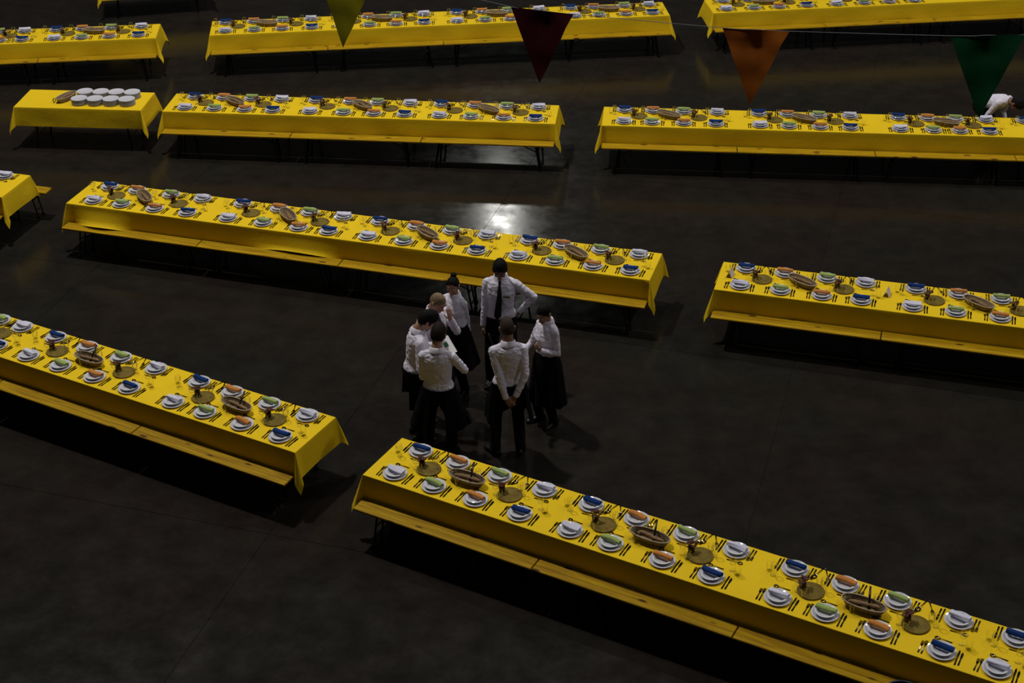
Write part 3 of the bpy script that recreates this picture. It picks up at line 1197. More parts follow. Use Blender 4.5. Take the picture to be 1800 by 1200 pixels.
MB().tube([(-.004, -.105, .006), (.004, -.105, .006)], .009, 8).obj('hinge', M_BLACK, tg, True)

# table at the very top left, only its front corner in frame
bl_ = Matrix.Translation((-8.42, 30.90, 0)) @ Matrix.Rotation(0.20, 4, 'Z')
c = mobj('tablecloth', cloth_mesh(TL, (), 4.4))
c.matrix_world = bl_ @ TR(0, 0, ZC)
tag(c, 'yellow cloth corner at top edge, above the top left table', 'tablecloth', 'yellow tablecloths')
P_TABLE.place(bl_, 'folding table under the cloth cut off at top edge, upper left', 'table', 'folding tables under the cloths')

# ------------------------------------------------------------------ round black bin, bottom right edge
bn = empty('round_bin', (3.47, 10.11, 0))
tag(bn, 'black round bin cut off at bottom edge, in front of bottom right bench', 'bin')
MB().lathe([(0, 0), (0.15, 0), (0.155, .01), (0.185, 0.73), (0.179, 0.73), (0.150, .02), (0, .018)], 32).obj('bucket', M_BLACK, bn, True, .8)
MB().lathe([(0.179, 0.725), (0.192, 0.725), (0.196, 0.738), (0.190, 0.750), (0.179, 0.748), (0.179, 0.725)], 32).obj('rim', M_SEATRIM, bn, True)

# ------------------------------------------------------------------ pennants on a cord


def at_px(px, py, dist):
    d = FWD + RGT * ((px - 900) / 2686.15) + UPV * ((600 - py) / 2686.15)
    return Vector((0, 0, CAM_H)) + d * dist


pen = [  # left top, right top, tip, depth left, depth right, colour name, colour
    ((553, -68), (662, -44), (603, 84), 12.9, 12.7, 'yellow', (0.42, 0.36, 0.006)),
    ((898, 12), (1008, 25), (948, 146), 12.3, 12.1, 'dark red', (0.065, 0.002, 0.006)),
    ((1270, 49), (1388, 55), (1318, 184), 11.6, 11.4, 'orange', (0.44, 0.12, 0.010)),
    ((1670, 63), (1803, 61), (1721, 208), 10.9, 10.7, 'green', (0.003, 0.08, 0.023)),
]
cord_pts = [at_px(180, -190, 13.6), at_px(400, -112, 13.2)]
for (a, b, t, d0, d1, cn, colr) in pen:
    A, B = at_px(*a, d0), at_px(*b, d1)
    cord_pts += [A, (A + B) / 2, B]
    # gentle hanging triangle made of a grid; thickness 2 mm
    m_ = fabric_flag(cn.replace(' ', '_') + '_pennant_cloth', colr)
    Tp = at_px(*t, (d0 + d1) / 2)
    hgt = ((A + B) / 2 - Tp).length
    mid = (A + B) / 2
    lat = (B - A).normalized()
    off = (Tp - mid).dot(lat)
    Tp = mid + lat * off + Vector((0, 0, -1)) * hgt * 0.0 + (Tp - mid - lat * off)
    nrm = (B - A).cross(Tp - A).normalized()
    if nrm.y > 0:
        nrm = -nrm
    n = 14
    vs, fs = [], []
    idx = {}
    for lay in (0, 1):
        for i in range(n + 1):
            for j in range(n + 1 - i):
                s = i / n
                r = j / n
                p = A * (1 - s - r) + B * r + Tp * s
                wv = min(1, s * 5) * 0.012 * math.sin(r * 9 + s * 3) * (1 - s) + min(1, s * 5) * 0.02 * noise.noise(Vector((r * 3, s * 3, len(cn)))) * (1 - s * .5)
                edge = min(r, 1 - s - r, 1) * 3
                sag = 0.02 * math.sin(PI * max(0, min(1, r / (1 - s + 1e-6)))) * (1 - s) * (1 if i < 3 else 1)
                p = p + nrm * (wv - lay * 0.002) - Vector((0, 0, 1)) * sag * 0.25 * min(1, s * 4)
                idx[(lay, i, j)] = len(vs)
                vs.append(p)
    for lay in (0, 1):
        for i in range(n):
            for j in range(n - i):
                fs.append((idx[lay, i, j], idx[lay, i, j + 1], idx[lay, i + 1, j]))
                if j < n - i - 1:
                    fs.append((idx[lay, i, j + 1], idx[lay, i + 1, j + 1], idx[lay, i + 1, j]))
    rim = [(0, j) for j in range(n + 1)] + [(i, n - i) for i in range(1, n + 1)] + [(i, 0) for i in range(n - 1, 0, -1)]
    for q in range(len(rim)):
        a1, b1 = rim[q], rim[(q + 1) % len(rim)]
        fs.append((idx[(0,) + a1], idx[(0,) + b1], idx[(1,) + b1], idx[(1,) + a1]))
    o0 = A.copy()
    pe = MB().add([v - o0 for v in vs], fs).obj('pennant', m_, None, True, 1.0)
    pe.location = o0
    tag(pe, {'yellow': 'yellow triangular pennant cut off at top edge, leftmost on the cord',
             'dark red': 'dark red triangular pennant hanging on the cord, before top centre table',
             'orange': 'orange triangular pennant hanging on the cord',
             'green': 'green triangular pennant hanging at right end of the cord'}[cn], 'pennant', 'pennants on the cord')
cord_pts += [at_px(2050, 40, 10.2)]
cp = []
for i in range(len(cord_pts) - 1):
    p0 = cord_pts[max(0, i - 1)]
    p1, p2 = cord_pts[i], cord_pts[i + 1]
    p3 = cord_pts[min(len(cord_pts) - 1, i + 2)]
    for s in range(4):
        t = s / 4
        cp.append(0.5 * ((2 * p1) + (p2 - p0) * t + (2 * p0 - 5 * p1 + 4 * p2 - p3) * t * t + (3 * p1 - p0 - 3 * p2 + p3) * t ** 3))
cp.append(cord_pts[-1])
tag(MB().tube(cp, 0.0022, 6).obj('bunting_string', M_STRING), 'thin pale cord carrying the pennants across the top', 'cord')
# ------------------------------------------------------------------ people


def remesh(mb, voxel, name, mat, smooth_it=2, disp=None):
    me = mb.mesh(name + '_raw')
    o = bpy.data.objects.new('tmp', me)
    COL.objects.link(o)
    m = o.modifiers.new('r', 'REMESH')
    m.mode = 'VOXEL'
    m.voxel_size = voxel
    m.adaptivity = 0.0
    m.use_smooth_shade = True
    if smooth_it:
        s = o.modifiers.new('s', 'SMOOTH')
        s.factor = 0.5
        s.iterations = smooth_it
    dg = bpy.context.evaluated_depsgraph_get()
    out = bpy.data.meshes.new_from_object(o.evaluated_get(dg))
    out.name = name
    bpy.data.objects.remove(o)
    bpy.data.meshes.remove(me)
    if disp:
        out.update()
        nr = [v.normal.copy() for v in out.vertices]
        for v, n_ in zip(out.vertices, nr):
            v.co += n_ * disp(v.co)
    out.materials.clear()
    out.materials.append(mat)
    for p in out.polygons:
        p.use_smooth = True
    return out


def cone(mb, a, b, ra, rb, n=14, flat=1.0, flat_axis=None):
    a, b = Vector(a), Vector(b)
    t = (b - a).normalized()
    ref = Vector(flat_axis) if flat_axis is not None else (Vector((0, 1, 0)) if abs(t.y) < .9 else Vector((1, 0, 0)))
    y = (ref - t * ref.dot(t)).normalized()
    x = y.cross(t)
    mb.rings([(a, x * ra, y * ra * flat), (a.lerp(b, .5), x * (ra + rb) / 2, y * (ra + rb) / 2 * flat), (b, x * rb, y * rb * flat)], n)


def limb(mb, pts, rad):
    for i in range(len(pts) - 1):
        cone(mb, pts[i], pts[i + 1], rad[i], rad[i + 1])
    for p, r in zip(pts, rad):
        mb.sphere(p, r * .995, n=14, m=8)


def ik(S, E_, a, b, pole):
    S, E_, pole = Vector(S), Vector(E_), Vector(pole)
    d = E_ - S
    L = min(d.length, (a + b) * .999)
    u = d.normalized()
    E2 = S + u * L
    x = (a * a - b * b + L * L) / (2 * L)
    h = math.sqrt(max(0, a * a - x * x))
    p = pole - u * pole.dot(u)
    p.normalize()
    return S + u * x + p * h, E2


def hand(mb, w, d, n, side, curl=0.5, s=1.0, thumb_out=0.5):
    """w wrist, d finger direction, n palm normal (palm faces n), side = direction of the thumb"""
    d, n = Vector(d).normalized(), Vector(n)
    n = (n - d * n.dot(d)).normalized()
    side = Vector(side)
    side = (side - d * side.dot(d) - n * side.dot(n)).normalized()
    w = Vector(w)
    R = []
    for t, wx, th in ((-.012, .026, .019), (.02, .031, .016), (.05, .039, .0145), (.082, .041, .0125), (.09, .038, .010)):
        R.append((w + d * t * s, side * wx * s, n * th * s))
    mb.rings(R, 14)
    for i, (o, L, r) in enumerate(((.0305, .072, .0088), (.0105, .080, .0090), (-.0105, .074, .0086), (-.0300, .058, .0078))):
        p = w + (d * .078 + side * o) * s
        spread = o * 1.6
        dd = (d + side * spread).normalized()
        ang = curl * (0.75 + .12 * i)
        pts = [p]
        q = p
        for k, fl in enumerate((.46, .30, .24)):
            a = ang * (k * .9 + .35)
            v = dd * math.cos(a) + n * math.sin(a)
            q = q + v * L * fl * s
            pts.append(q)
        limb(mb, pts, [r * s, r * .95 * s, r * .88 * s, r * .76 * s])
    p = w + (d * .018 + side * .022 + n * .004) * s
    v1 = (d * .62 + side * .75 * (0.5 + thumb_out) + n * .25).normalized()
    v2 = (d * .88 + side * .25 + n * .30 * (1 + curl)).normalized()
    limb(mb, [p, p + v1 * .036 * s, p + v1 * .036 * s + v2 * .028 * s, p + v1 * .036 * s + v2 * .050 * s], [.0125 * s, .0105 * s, .0092 * s, .0078 * s])


def head_frame(hc, yaw, pitch, roll=0):
    return Matrix.Translation(hc) @ Euler((0, 0, yaw)).to_matrix().to_4x4() @ Euler((-pitch, 0, 0)).to_matrix().to_4x4() @ Euler((0, roll, 0)).to_matrix().to_4x4()


def skull_pt(u, female=False, infl=0.0):
    """u unit vector (x right, y forward, z up) -> head surface"""
    x, y, z = u
    rx, ry, rz = .074, .094, .115
    if z < 0:
        t = -z
        rx *= 1 - .30 * t ** 1.3
        ry *= 1 - (.10 if y > 0 else .30) * t
    if z > .3:
        rx *= 1.0
    p = Vector((x * rx, y * ry - .004 * (z < 0), z * rz))
    if z < -.25 and y > 0:
        p.y += .010 * (-z) * y
    if y < -0.3 and z > -0.3:
        p.y -= .006
    k = 1 + infl / .09
    return p * k


def head_part(mb, HM, s=1.0, female=False):
    n, m = 24, 18
    vs = []
    for i in range(m + 1):
        ph = -PI / 2 + PI * i / m
        for k in range(n):
            a = 2 * PI * k / n
            vs.append(HM @ (skull_pt((math.cos(ph) * math.cos(a), math.cos(ph) * math.sin(a), math.sin(ph)), female) * s))
    fs = []
    for i in range(m):
        for k in range(n):
            fs.append((i * n + k, i * n + (k + 1) % n, (i + 1) * n + (k + 1) % n, (i + 1) * n + k))
    mb.add(vs, fs)

    def L(x, y, z):
        return HM @ (Vector((x, y, z)) * s)
    rot = HM.to_3x3().to_4x4()
    # nose, brow, chin, cheeks, lips, ears
    limb(mb, [L(0, .086, .014), L(0, .100, -.012), L(0, .108, -.028)], [.007 * s, .0095 * s, .0125 * s])
    mb.sphere(L(-.010, .097, -.030), .008 * s, n=8, m=6)
    mb.sphere(L(.010, .097, -.030), .008 * s, n=8, m=6)
    limb(mb, [L(-.042, .070, .026), L(-.018, .086, .028), L(.018, .086, .028), L(.042, .070, .026)], [.010 * s, .011 * s, .011 * s, .010 * s])
    mb.sphere(L(0, .074, -.088), .020 * s, .020 * s, .018 * s, mat=rot)
    mb.sphere(L(-.040, .060, -.028), .020 * s, .020 * s, .020 * s)
    mb.sphere(L(.040, .060, -.028), .020 * s, .020 * s, .020 * s)
    mb.sphere(L(0, .084, -.058), .022 * s, .012 * s, .011 * s, mat=rot)
    for sx in (-1, 1):
        mb.sphere(L(sx * .076, -.006, -.006), .009 * s, .020 * s, .032 * s, mat=rot)
        mb.sphere(L(sx * .082, -.014, .006), .008 * s, .016 * s, .020 * s, mat=rot)


def hair_mesh(HM, s, style, mat):
    n, m = 40, 26
    thick = {'short': .016, 'buzz': .0055, 'bald': .0035, 'tied': .009, 'crew': .011}[style]
    vo, vi = [], []
    keep = []
    for i in range(m + 1):
        ph = -PI / 2 + PI * i / m
        for k in range(n):
            a = 2 * PI * k / n
            u = (math.cos(ph) * math.cos(a), math.cos(ph) * math.sin(a), math.sin(ph))
            p = skull_pt(u)
            up = max(0, u[2])
            th = thick * (0.65 + 0.6 * up)
            if style in ('short',):
                th += .007 * up * (1 if u[1] > 0 else .6) + .003 * noise.noise(Vector((a * 3, ph * 6, 1)))
            vo.append(HM @ ((skull_pt(u, False, th)) * s))
            vi.append(HM @ ((skull_pt(u, False, -.004)) * s))
            x, y, z = p
            side = abs(x) > .045
            line = -.062 + (.052 if side and y > -.02 else 0) if y < .03 else .060 + (-.012 if abs(x) > .04 else 0)
            if y < -.03:
                line = -.060
            elif y < .03:
                line = -.018 if style != 'tied' else -.005
            elif y < .055:
                line = .030
            if style == 'bald':
                line = max(line, -.045)
            keep.append(z > line)
    b = MB()
    b.v = [tuple(v) for v in vo + vi]
    off = len(vo)
    K = {}
    for i in range(m):
        for k in range(n):
            q = (i * n + k, i * n + (k + 1) % n, (i + 1) * n + (k + 1) % n, (i + 1) * n + k)
            if sum(keep[t] for t in q) >= 3:
                K[(i, k)] = q
    edges = {}
    for q in K.values():
        b.f.append(q)
        b.f.append(tuple(t + off for t in reversed(q)))
        for e in range(4):
            a_, c_ = q[e], q[(e + 1) % 4]
            edges[(a_, c_)] = edges.get((a_, c_), 0) + 1
    for (a_, c_) in list(edges):
        if (c_, a_) not in edges:
            b.f.append((c_, a_, a_ + off, c_ + off))
    if style == 'tied':
        def L(x, y, z):
            return HM @ (Vector((x, y, z)) * s)
    me = bpy.data.meshes.new('hair')
    me.from_pydata(b.v, [], b.f)
    bm = bmesh.new()
    bm.from_mesh(me)
    bmesh.ops.remove_doubles(bm, verts=bm.verts, dist=1e-5)
    loose = [v for v in bm.verts if not v.link_faces]
    bmesh.ops.delete(bm, geom=loose, context='VERTS')
    bmesh.ops.recalc_face_normals(bm, faces=bm.faces)
    for f in bm.faces:
        f.smooth = True
    bm.to_mesh(me)
    bm.free()
    me.materials.append(mat)
    return me


def person(world, rot, label, H=1.78, female=False, skin=SK_B, hair='short', hairmat=M_HAIRD, lean=0.0, hip_drop=0.0, head=(0, .35, 0),
           rw=None, lw=None, rp=(.6, -.6, -.2), lp=(-.6, -.6, -.2), rh=None, lh=None, feet=((.11, 0, .12), (-.11, 0, -.12)), collar=True,
           apron=None, tie=None, belt=False, badge=False, twist=0.0, sleeve_end=0.0, bun=None, trous=True, pelvis_fwd=0.0, strap=False):
    s = H / 1.78
    root = empty('person', (world[0], world[1], 0), rot)
    tag(root, label, 'person')
    hz = .95 * s - hip_drop
    hipc = Vector((0, pelvis_fwd, hz))
    RL = Matrix.Translation(hipc) @ Euler((-lean, 0, twist)).to_matrix().to_4x4() @ Matrix.Translation(-Vector((0, 0, .95 * s)))

    def up(x, y, z):
        return RL @ (Vector((x, y, z)) * s)
    RX = RL.to_3x3()
    ax, ay = RX @ Vector((1, 0, 0)), RX @ Vector((0, 1, 0))
    sw = .168 if not female else .145
    SR, SL = up(sw, -.005, 1.405), up(-sw, -.005, 1.405)
    ua, fa = .300 * s, .268 * s
    if rw is None:
        rw = (.25, .02, .80)
    if lw is None:
        lw = (-.25, .02, .80)
    rw, lw = Vector(rw), Vector(lw)
    RE, RW = ik(SR, rw, ua, fa, rp)
    LE, LW = ik(SL, lw, ua, fa, lp)
    body = MB()
    fem = .90 if female else 1.0
    tors = [(.85, .120, .075, 0), (.90, .145, .090, 0), (.98, .138, .092, 0), (1.08, .132 * (0.92 if female else 1), .098, .004), (1.20, .145, .108, .008),
            (1.30, .160, .116, .010), (1.38, .160, .108, .004), (1.44, .135, .085, 0), (1.485, .080, .062, -.004), (1.51, .055, .055, 0)]
    tors = [(z, a * fem if z > 1.0 else a, b, o) for z, a, b, o in tors]
    body.rings([(up(0, o, z), ax * a * s, ay * b * s) for z, a, b, o in tors], 20)
    neck0 = up(0, -.005, 1.45)
    hyaw, hpitch, hroll = head
    HR = RX.to_4x4() @ Euler((0, 0, hyaw)).to_matrix().to_4x4()
    piv = up(0, .0, 1.53)
    HM = Matrix.Translation(piv) @ HR @ Euler((-hpitch, 0, 0)).to_matrix().to_4x4() @ Euler((0, hroll, 0)).to_matrix().to_4x4() @ Matrix.Translation((0, .022 * s, .132 * s))
    nr = .052 if female else .060
    limb(body, [neck0, piv, HM @ Vector((0, -.02 * s, -.06 * s))], [nr * 1.12 * s, nr * s, nr * s])
    hs = s * (1.06 if female else 1.08)
    head_part(body, HM, hs, female)
    thin = .86 if female else 1.0
    for S, E_, Wr in ((SR, RE, RW), (SL, LE, LW)):
        limb(body, [S, S.lerp(E_, .5), E_, E_.lerp(Wr, .35), Wr], [.050 * s * thin, .046 * s * thin, .038 * s * thin, .038 * s * thin, .026 * s * thin])
    for Wr, E_, hh, sgn in ((RW, RE, rh, 1), (LW, LE, lh, -1)):
        d = (Wr - E_).normalized()
        if hh is None:
            hh = dict()
        dd = Vector(hh.get('d', d))
        nn = Vector(hh.get('n', (-sgn, 0, 0)))
        sd = Vector(hh.get('s', (0, 1, 0)))
        hand(body, Wr, dd, nn, sd, hh.get('curl', .45), s * (.90 if female else 1.0), hh.get('thumb', .5))
    # legs
    ft = []
    for k, sg in ((0, 1), (1, -1)):
        fx, fy, fa_ = feet[k]
        hip = hipc + Vector((sg * .088 * s, 0, -.05 * s))
        ank = Vector((fx, fy, .085 * s))
        kn, an = ik(hip, ank, .43 * s, .42 * s, (sg * .1, 1, 0))
        ft.append((hip, kn, ank, fx, fy, fa_, sg))
        limb(body, [hip, hip.lerp(kn, .45), kn, kn.lerp(ank, .3), ank], [.085 * s, .078 * s, .054 * s, .055 * s, .036 * s])
    # foot inside the shoe
    for hip, kn, ank, fx, fy, fa_, sg in ft:
        dr = Vector((math.sin(fa_), math.cos(fa_), 0))
        limb(body, [ank, ank + dr * .04 * s - Vector((0, 0, .045 * s))], [.030 * s, .022 * s])
    me = remesh(body, .0062, 'body', skin, 2)
    mobj('body', me, root)
    # hair
    hm = hair_mesh(HM, hs, hair, hairmat)
    ho = mobj('hair', hm, root)
    if bun:
        bb = MB()
        c = HM @ (Vector(bun[0]) * hs)
        bb.sphere(c, bun[1] * s, bun[1] * s, bun[1] * .85 * s, 18, 12)
        bb.tube([c + Vector((bun[1] * .8 * math.cos(q * .5), bun[1] * .8 * math.sin(q * .5), -.008 + .001 * q)) * s for q in range(13)], .010 * s, 8)
        mobj('hair_bun', bb.mesh('hair_bun', hairmat, True), ho)
    # face
    for sx in (-1, 1):
        e = MB().sphere(HM @ (Vector((sx * .030, .079, .008)) * hs), .0115 * hs, n=12, m=8).obj('eye', M_EYE, root, True)
        MB().sphere(HM @ (Vector((sx * .030, .0875, .007)) * hs), .0058 * hs, n=10, m=6).obj('iris', M_IRIS, e, True)
        MB().tube([HM @ (Vector((sx * .046, .080, .030)) * hs), HM @ (Vector((sx * .032, .0915, .035)) * hs), HM @ (Vector((sx * .016, .0955, .031)) * hs)],
                  [.0025 * hs, .0038 * hs, .0030 * hs], 6).obj('eyebrow', hairmat if hair != 'bald' else M_HAIRZ, root, True)
    MB().tube([HM @ (Vector((-.022, .0905, -.056)) * hs), HM @ (Vector((-.008, .0970, -.053)) * hs), HM @ (Vector((.008, .0970, -.053)) * hs), HM @ (Vector((.022, .0905, -.056)) * hs)],
              [.002 * hs, .0048 * hs, .0048 * hs, .002 * hs], 8, .8).obj('mouth', M_LIP, root, True)
    # shirt
    sh = MB()
    g = .016
    st = [(z, a, b, o) for z, a, b, o in tors if .95 < z < 1.47]
    fb = -.006 if not female else .012
    st = ([(1.05, .135, .100, 0), (1.075, .150, .116, 0)] if female else [(.945, .150, .104, 0), (.975, .170, .122, 0), (1.02, .166, .122, .002)]) + [(z, a + .004, b + .004 + (.016 if female and 1.2 < z < 1.35 else 0), o + (.010 if female and 1.2 < z < 1.35 else 0)) for z, a, b, o in st if z > (1.1 if female else 1.0)]
    sh.rings([(up(0, o, z), ax * (a + g) * s, ay * (b + g * .8) * s) for z, a, b, o in st] + [(up(0, 0, 1.480), ax * .090 * s, ay * .070 * s), (up(0, -.004, 1.50), ax * .070 * s, ay * .062 * s)], 22)
    for S, E_, Wr in ((SR, RE, RW), (SL, LE, LW)):
        we = E_.lerp(Wr, .93)
        limb(sh, [S, S.lerp(E_, .5), E_, E_.lerp(Wr, .4), we], [.058 * s * (.92 if female else 1), .054 * s * thin, .047 * s * thin, .043 * s * thin, .035 * s])
    # shoulder slope
    limb(sh, [up(0.03, -.005, 1.455), SR], [.060 * s, .056 * s])
    limb(sh, [up(-0.03, -.005, 1.455), SL], [.060 * s, .056 * s])
    sd_ = world[0] * 3.1 + world[1]

    def wr(co):
        p = Vector(co) * 13.0
        p.z *= 1.5
        r = 1 - abs(noise.noise(p + Vector((sd_, 0, 0)))) * 2.2
        q = noise.noise(Vector(co) * 22 + Vector((0, sd_, 0)))
        return max(-.006, .0060 * max(0, r) ** 2 - .0025 + .0025 * q)
    sm_ = remesh(sh, .0075, 'shirt', M_SHIRT, 3, wr)
    so = mobj('shirt', sm_, root)
    if collar:
        cb = MB()
        n = 20
        vs = []
        for lay, (r0, z0) in enumerate(((.076, 1.468), (.068, 1.536), (.078, 1.532), (.096, 1.476))):
            for k in range(n + 1):
                a = PI / 2 + .22 + (2 * PI - .44) * k / n
                drop = .014 * max(0, math.sin(a)) * (lay > 1)
                vs.append(up(r0 * math.cos(a) * (1.0), r0 * .92 * math.sin(a) - .004, z0 - drop + (-.010 * math.sin(a))))
        fs = []
        for lay in range(3):
            for k in range(n):
                fs.append((lay * (n + 1) + k, lay * (n + 1) + k + 1, (lay + 1) * (n + 1) + k + 1, (lay + 1) * (n + 1) + k))
        cm_ = MB().add(vs, fs).mesh('collar', M_SHIRT, True)
        co = mobj('collar', cm_, so)
    for E_, Wr in ((RE, RW), (LE, LW)):
        t = (Wr - E_).normalized()
        cb = MB()
        cone(cb, Wr - t * .052 * s, Wr - t * .004 * s, .038 * s, .036 * s, 16)
        mobj('cuff', cb.mesh('cuff', M_SHIRT, True, 1.0), so)
    # buttons strip
    # trousers
    tr = MB()
    tr.rings([(hipc + Vector((0, 0, z * s)), Vector((a * s, 0, 0)), Vector((0, b * s, 0))) for z, a, b in ((-.17, .145, .110), (-.06, .178, .130), (0, .176, .125), (.025, .168, .122))], 20)
    if lean > .5:
        tr.sphere(hipc + Vector((0, .01, .03)), .172, .155, .150)
    for hip, kn, ank, fx, fy, fa_, sg in ft:
        limb(tr, [hip, hip.lerp(kn, .5), kn, kn.lerp(ank, .6), ank + Vector((0, 0, -.03 * s))], [.100 * s, .092 * s, .073 * s, .066 * s, .062 * s])
    mobj('trousers', remesh(tr, .010, 'trousers', M_TROU, 3, lambda c: .004 * noise.noise(Vector(c) * 9)), root)
    for hip, kn, ank, fx, fy, fa_, sg in ft:
        dr = Vector((math.sin(fa_), math.cos(fa_), 0))
        sdv = Vector((dr.y, -dr.x, 0))
        b = MB()
        base = Vector((fx, fy, 0))
        rr = []
        for t, w_, h in ((-.085, .020, .030), (-.07, .034, .040), (-.02, .038, .044), (.05, .040, .036), (.11, .044, .028), (.16, .040, .024), (.195, .026, .019), (.205, .010, .010)):
            rr.append((base + dr * t * s + Vector((0, 0, h * s + .002)), sdv * w_ * s, Vector((0, 0, h * s))))
        b.rings(rr, 14)
        limb(b, [base - dr * .02 * s + Vector((0, 0, .05 * s)), ank], [.042 * s, .044 * s])
        mobj('shoe', remesh(b, .008, 'shoe', M_SHOE, 1), root)
    if belt:
        vs, fs = [], []
        n = 36
        for z, r in ((-.018, 1.0), (.018, 1.0), (.018, .95), (-.018, .95)):
            for k in range(n):
                a = 2 * PI * k / n
                vs.append(up(.188 * r * math.cos(a), .140 * r * math.sin(a), .962 + z))
        for i in range(4):
            for k in range(n):
                fs.append((i * n + k, i * n + (k + 1) % n, ((i + 1) % 4) * n + (k + 1) % n, ((i + 1) % 4) * n + k))
        bo = mobj('belt', MB().add(vs, fs).mesh('belt', M_SHOE), root)
        c = up(0, .143, .962)
        MB().box(-.02, .02, -.004, .004, -.016, .016, Matrix.Translation(c)).obj('buckle', M_BUCKLE, bo)
    if apron:
        a0, a1, zb, flare = apron['a0'], apron['a1'], apron['z'], apron.get('flare', .10)
        n, m = 60, 16
        pts = []
        for i in range(m + 1):
            t = i / m
            z = ((1.085 if female else 1.00) * (1 - t)) * s + zb * t if hip_drop == 0 else (hz + .05) * (1 - t) + zb * t
            row = []
            for k in range(n + 1):
                q = k / n
                a = PI / 2 + a0 + (a1 - a0) * q
                fold = math.sin(a * 9 + sd_) * .012 * t + math.sin(a * 4 + 1 + sd_) * .02 * t
                tw_ = (min(1, t / .22) if female else 1)
                fx_ = ((.150 if female else .196) + (.040 * tw_ if female else 0) + flare * t + fold) * s
                fy_ = ((.118 if female else .152) + (.030 * tw_ if female else 0) + flare * .95 * t + fold) * s
                zz = z - .03 * t * math.sin(a * 3 + sd_)
                if 'corner' in apron:
                    zz -= apron['corner'] * t * (max(0, q - .8) / .2) + .0
                row.append(Vector((fx_ * math.cos(a), fy_ * math.sin(a) + pelvis_fwd * (1 - t), zz)))
            pts.append(row)
        vs, fs = [], []
        for lay in (0, 1):
            for i in range(m + 1):
                for k in range(n + 1):
                    p = pts[i][k]
                    r = Vector((p.x, p.y, 0)).normalized()
                    vs.append(p - r * (.004 * lay))
        ww = (m + 1) * (n + 1)
        for i in range(m):
            for k in range(n):
                q = (i * (n + 1) + k, i * (n + 1) + k + 1, (i + 1) * (n + 1) + k + 1, (i + 1) * (n + 1) + k)
                fs.append(q)
                fs.append(tuple(x + ww for x in reversed(q)))
        for i in range(m):
            for k in (0, n):
                a_, b_ = i * (n + 1) + k, (i + 1) * (n + 1) + k
                fs.append((a_, b_, b_ + ww, a_ + ww))
        for k in range(n):
            for i in (0, m):
                a_, b_ = i * (n + 1) + k, i * (n + 1) + k + 1
                fs.append((a_, b_, b_ + ww, a_ + ww))
        ao = mobj('apron', MB().add(vs, fs).mesh('apron', M_APRON, True, 1.2), root)
        # waistband all round
        vs, fs = [], []
        for z, r in ((-.022, 1.0), (.022, 1.0), (.022, .96), (-.022, .96)):
            for k in range(36):
                a = 2 * PI * k / 36
                vs.append(up((.156 if female else .197) * r * math.cos(a), (.124 if female else .153) * r * math.sin(a), (1.065 if female else .985) + z))
        for i in range(4):
            for k in range(36):
                fs.append((i * 36 + k, i * 36 + (k + 1) % 36, ((i + 1) % 4) * 36 + (k + 1) % 36, ((i + 1) % 4) * 36 + k))
        mobj('waistband', MB().add(vs, fs).mesh('waistband', M_APRON), ao)
    if tie is not None:
        R = []
        tlen = [(1.462, .100, .018, .010), (1.440, .112, .012, .007), (1.38, .140, .024, .005), (1.30, .152, .030, .005), (1.20, .150, .036, .005),
                (1.10, .142, .041, .005), (1.03, .142, .044, .005), (.985, .146, .006, .004)]
        for z, y, w_, th in tlen:
            R.append((up((1.3 - z) * .10 * (1 if z < 1.3 else 0), y, z), ax * w_ * s, ay * th * s))
        to = mobj('necktie', MB().rings(R, 10).mesh('necktie', tie, True, 1.0), root)
        MB().sphere(up(0, .092, 1.468), .019 * s, .014 * s, .018 * s).obj('knot', tie, to, True)
    if badge:
        bd = MB()
        bd.rings([(up(-.088, .150, 1.298), ax * .040, ay * .004), (up(-.088, .150, 1.322), ax * .040, ay * .004)], 4)
        b = MB()
        p = up(-.088, .147, 1.30)
        uz = RX @ Vector((0, 0, 1))
        b.add([p + ax * x + uz * z + ay * y for z in (-.013, .013) for y in (-.003, .004) for x in (-.042, .042)],
              [(0, 2, 3, 1), (4, 5, 7, 6), (0, 1, 5, 4), (2, 6, 7, 3), (0, 4, 6, 2), (1, 3, 7, 5)])
        mobj('name_badge', b.mesh('name_badge', M_BADGE), root)
    if strap:
        pts = [up(.10, .135, 1.10), up(.14, .16, .98), up(.145, .20, .80), up(.12, .22, .66)]
        mobj('apron_string', MB().tube(pts, .006, 8).mesh('apron_string', M_PAPER, True), root)
    INFO = dict(root=root, RW=RW, LW=LW, up=up)
    return INFO


def face(dx, dy):
    return math.atan2(-dx, dy)


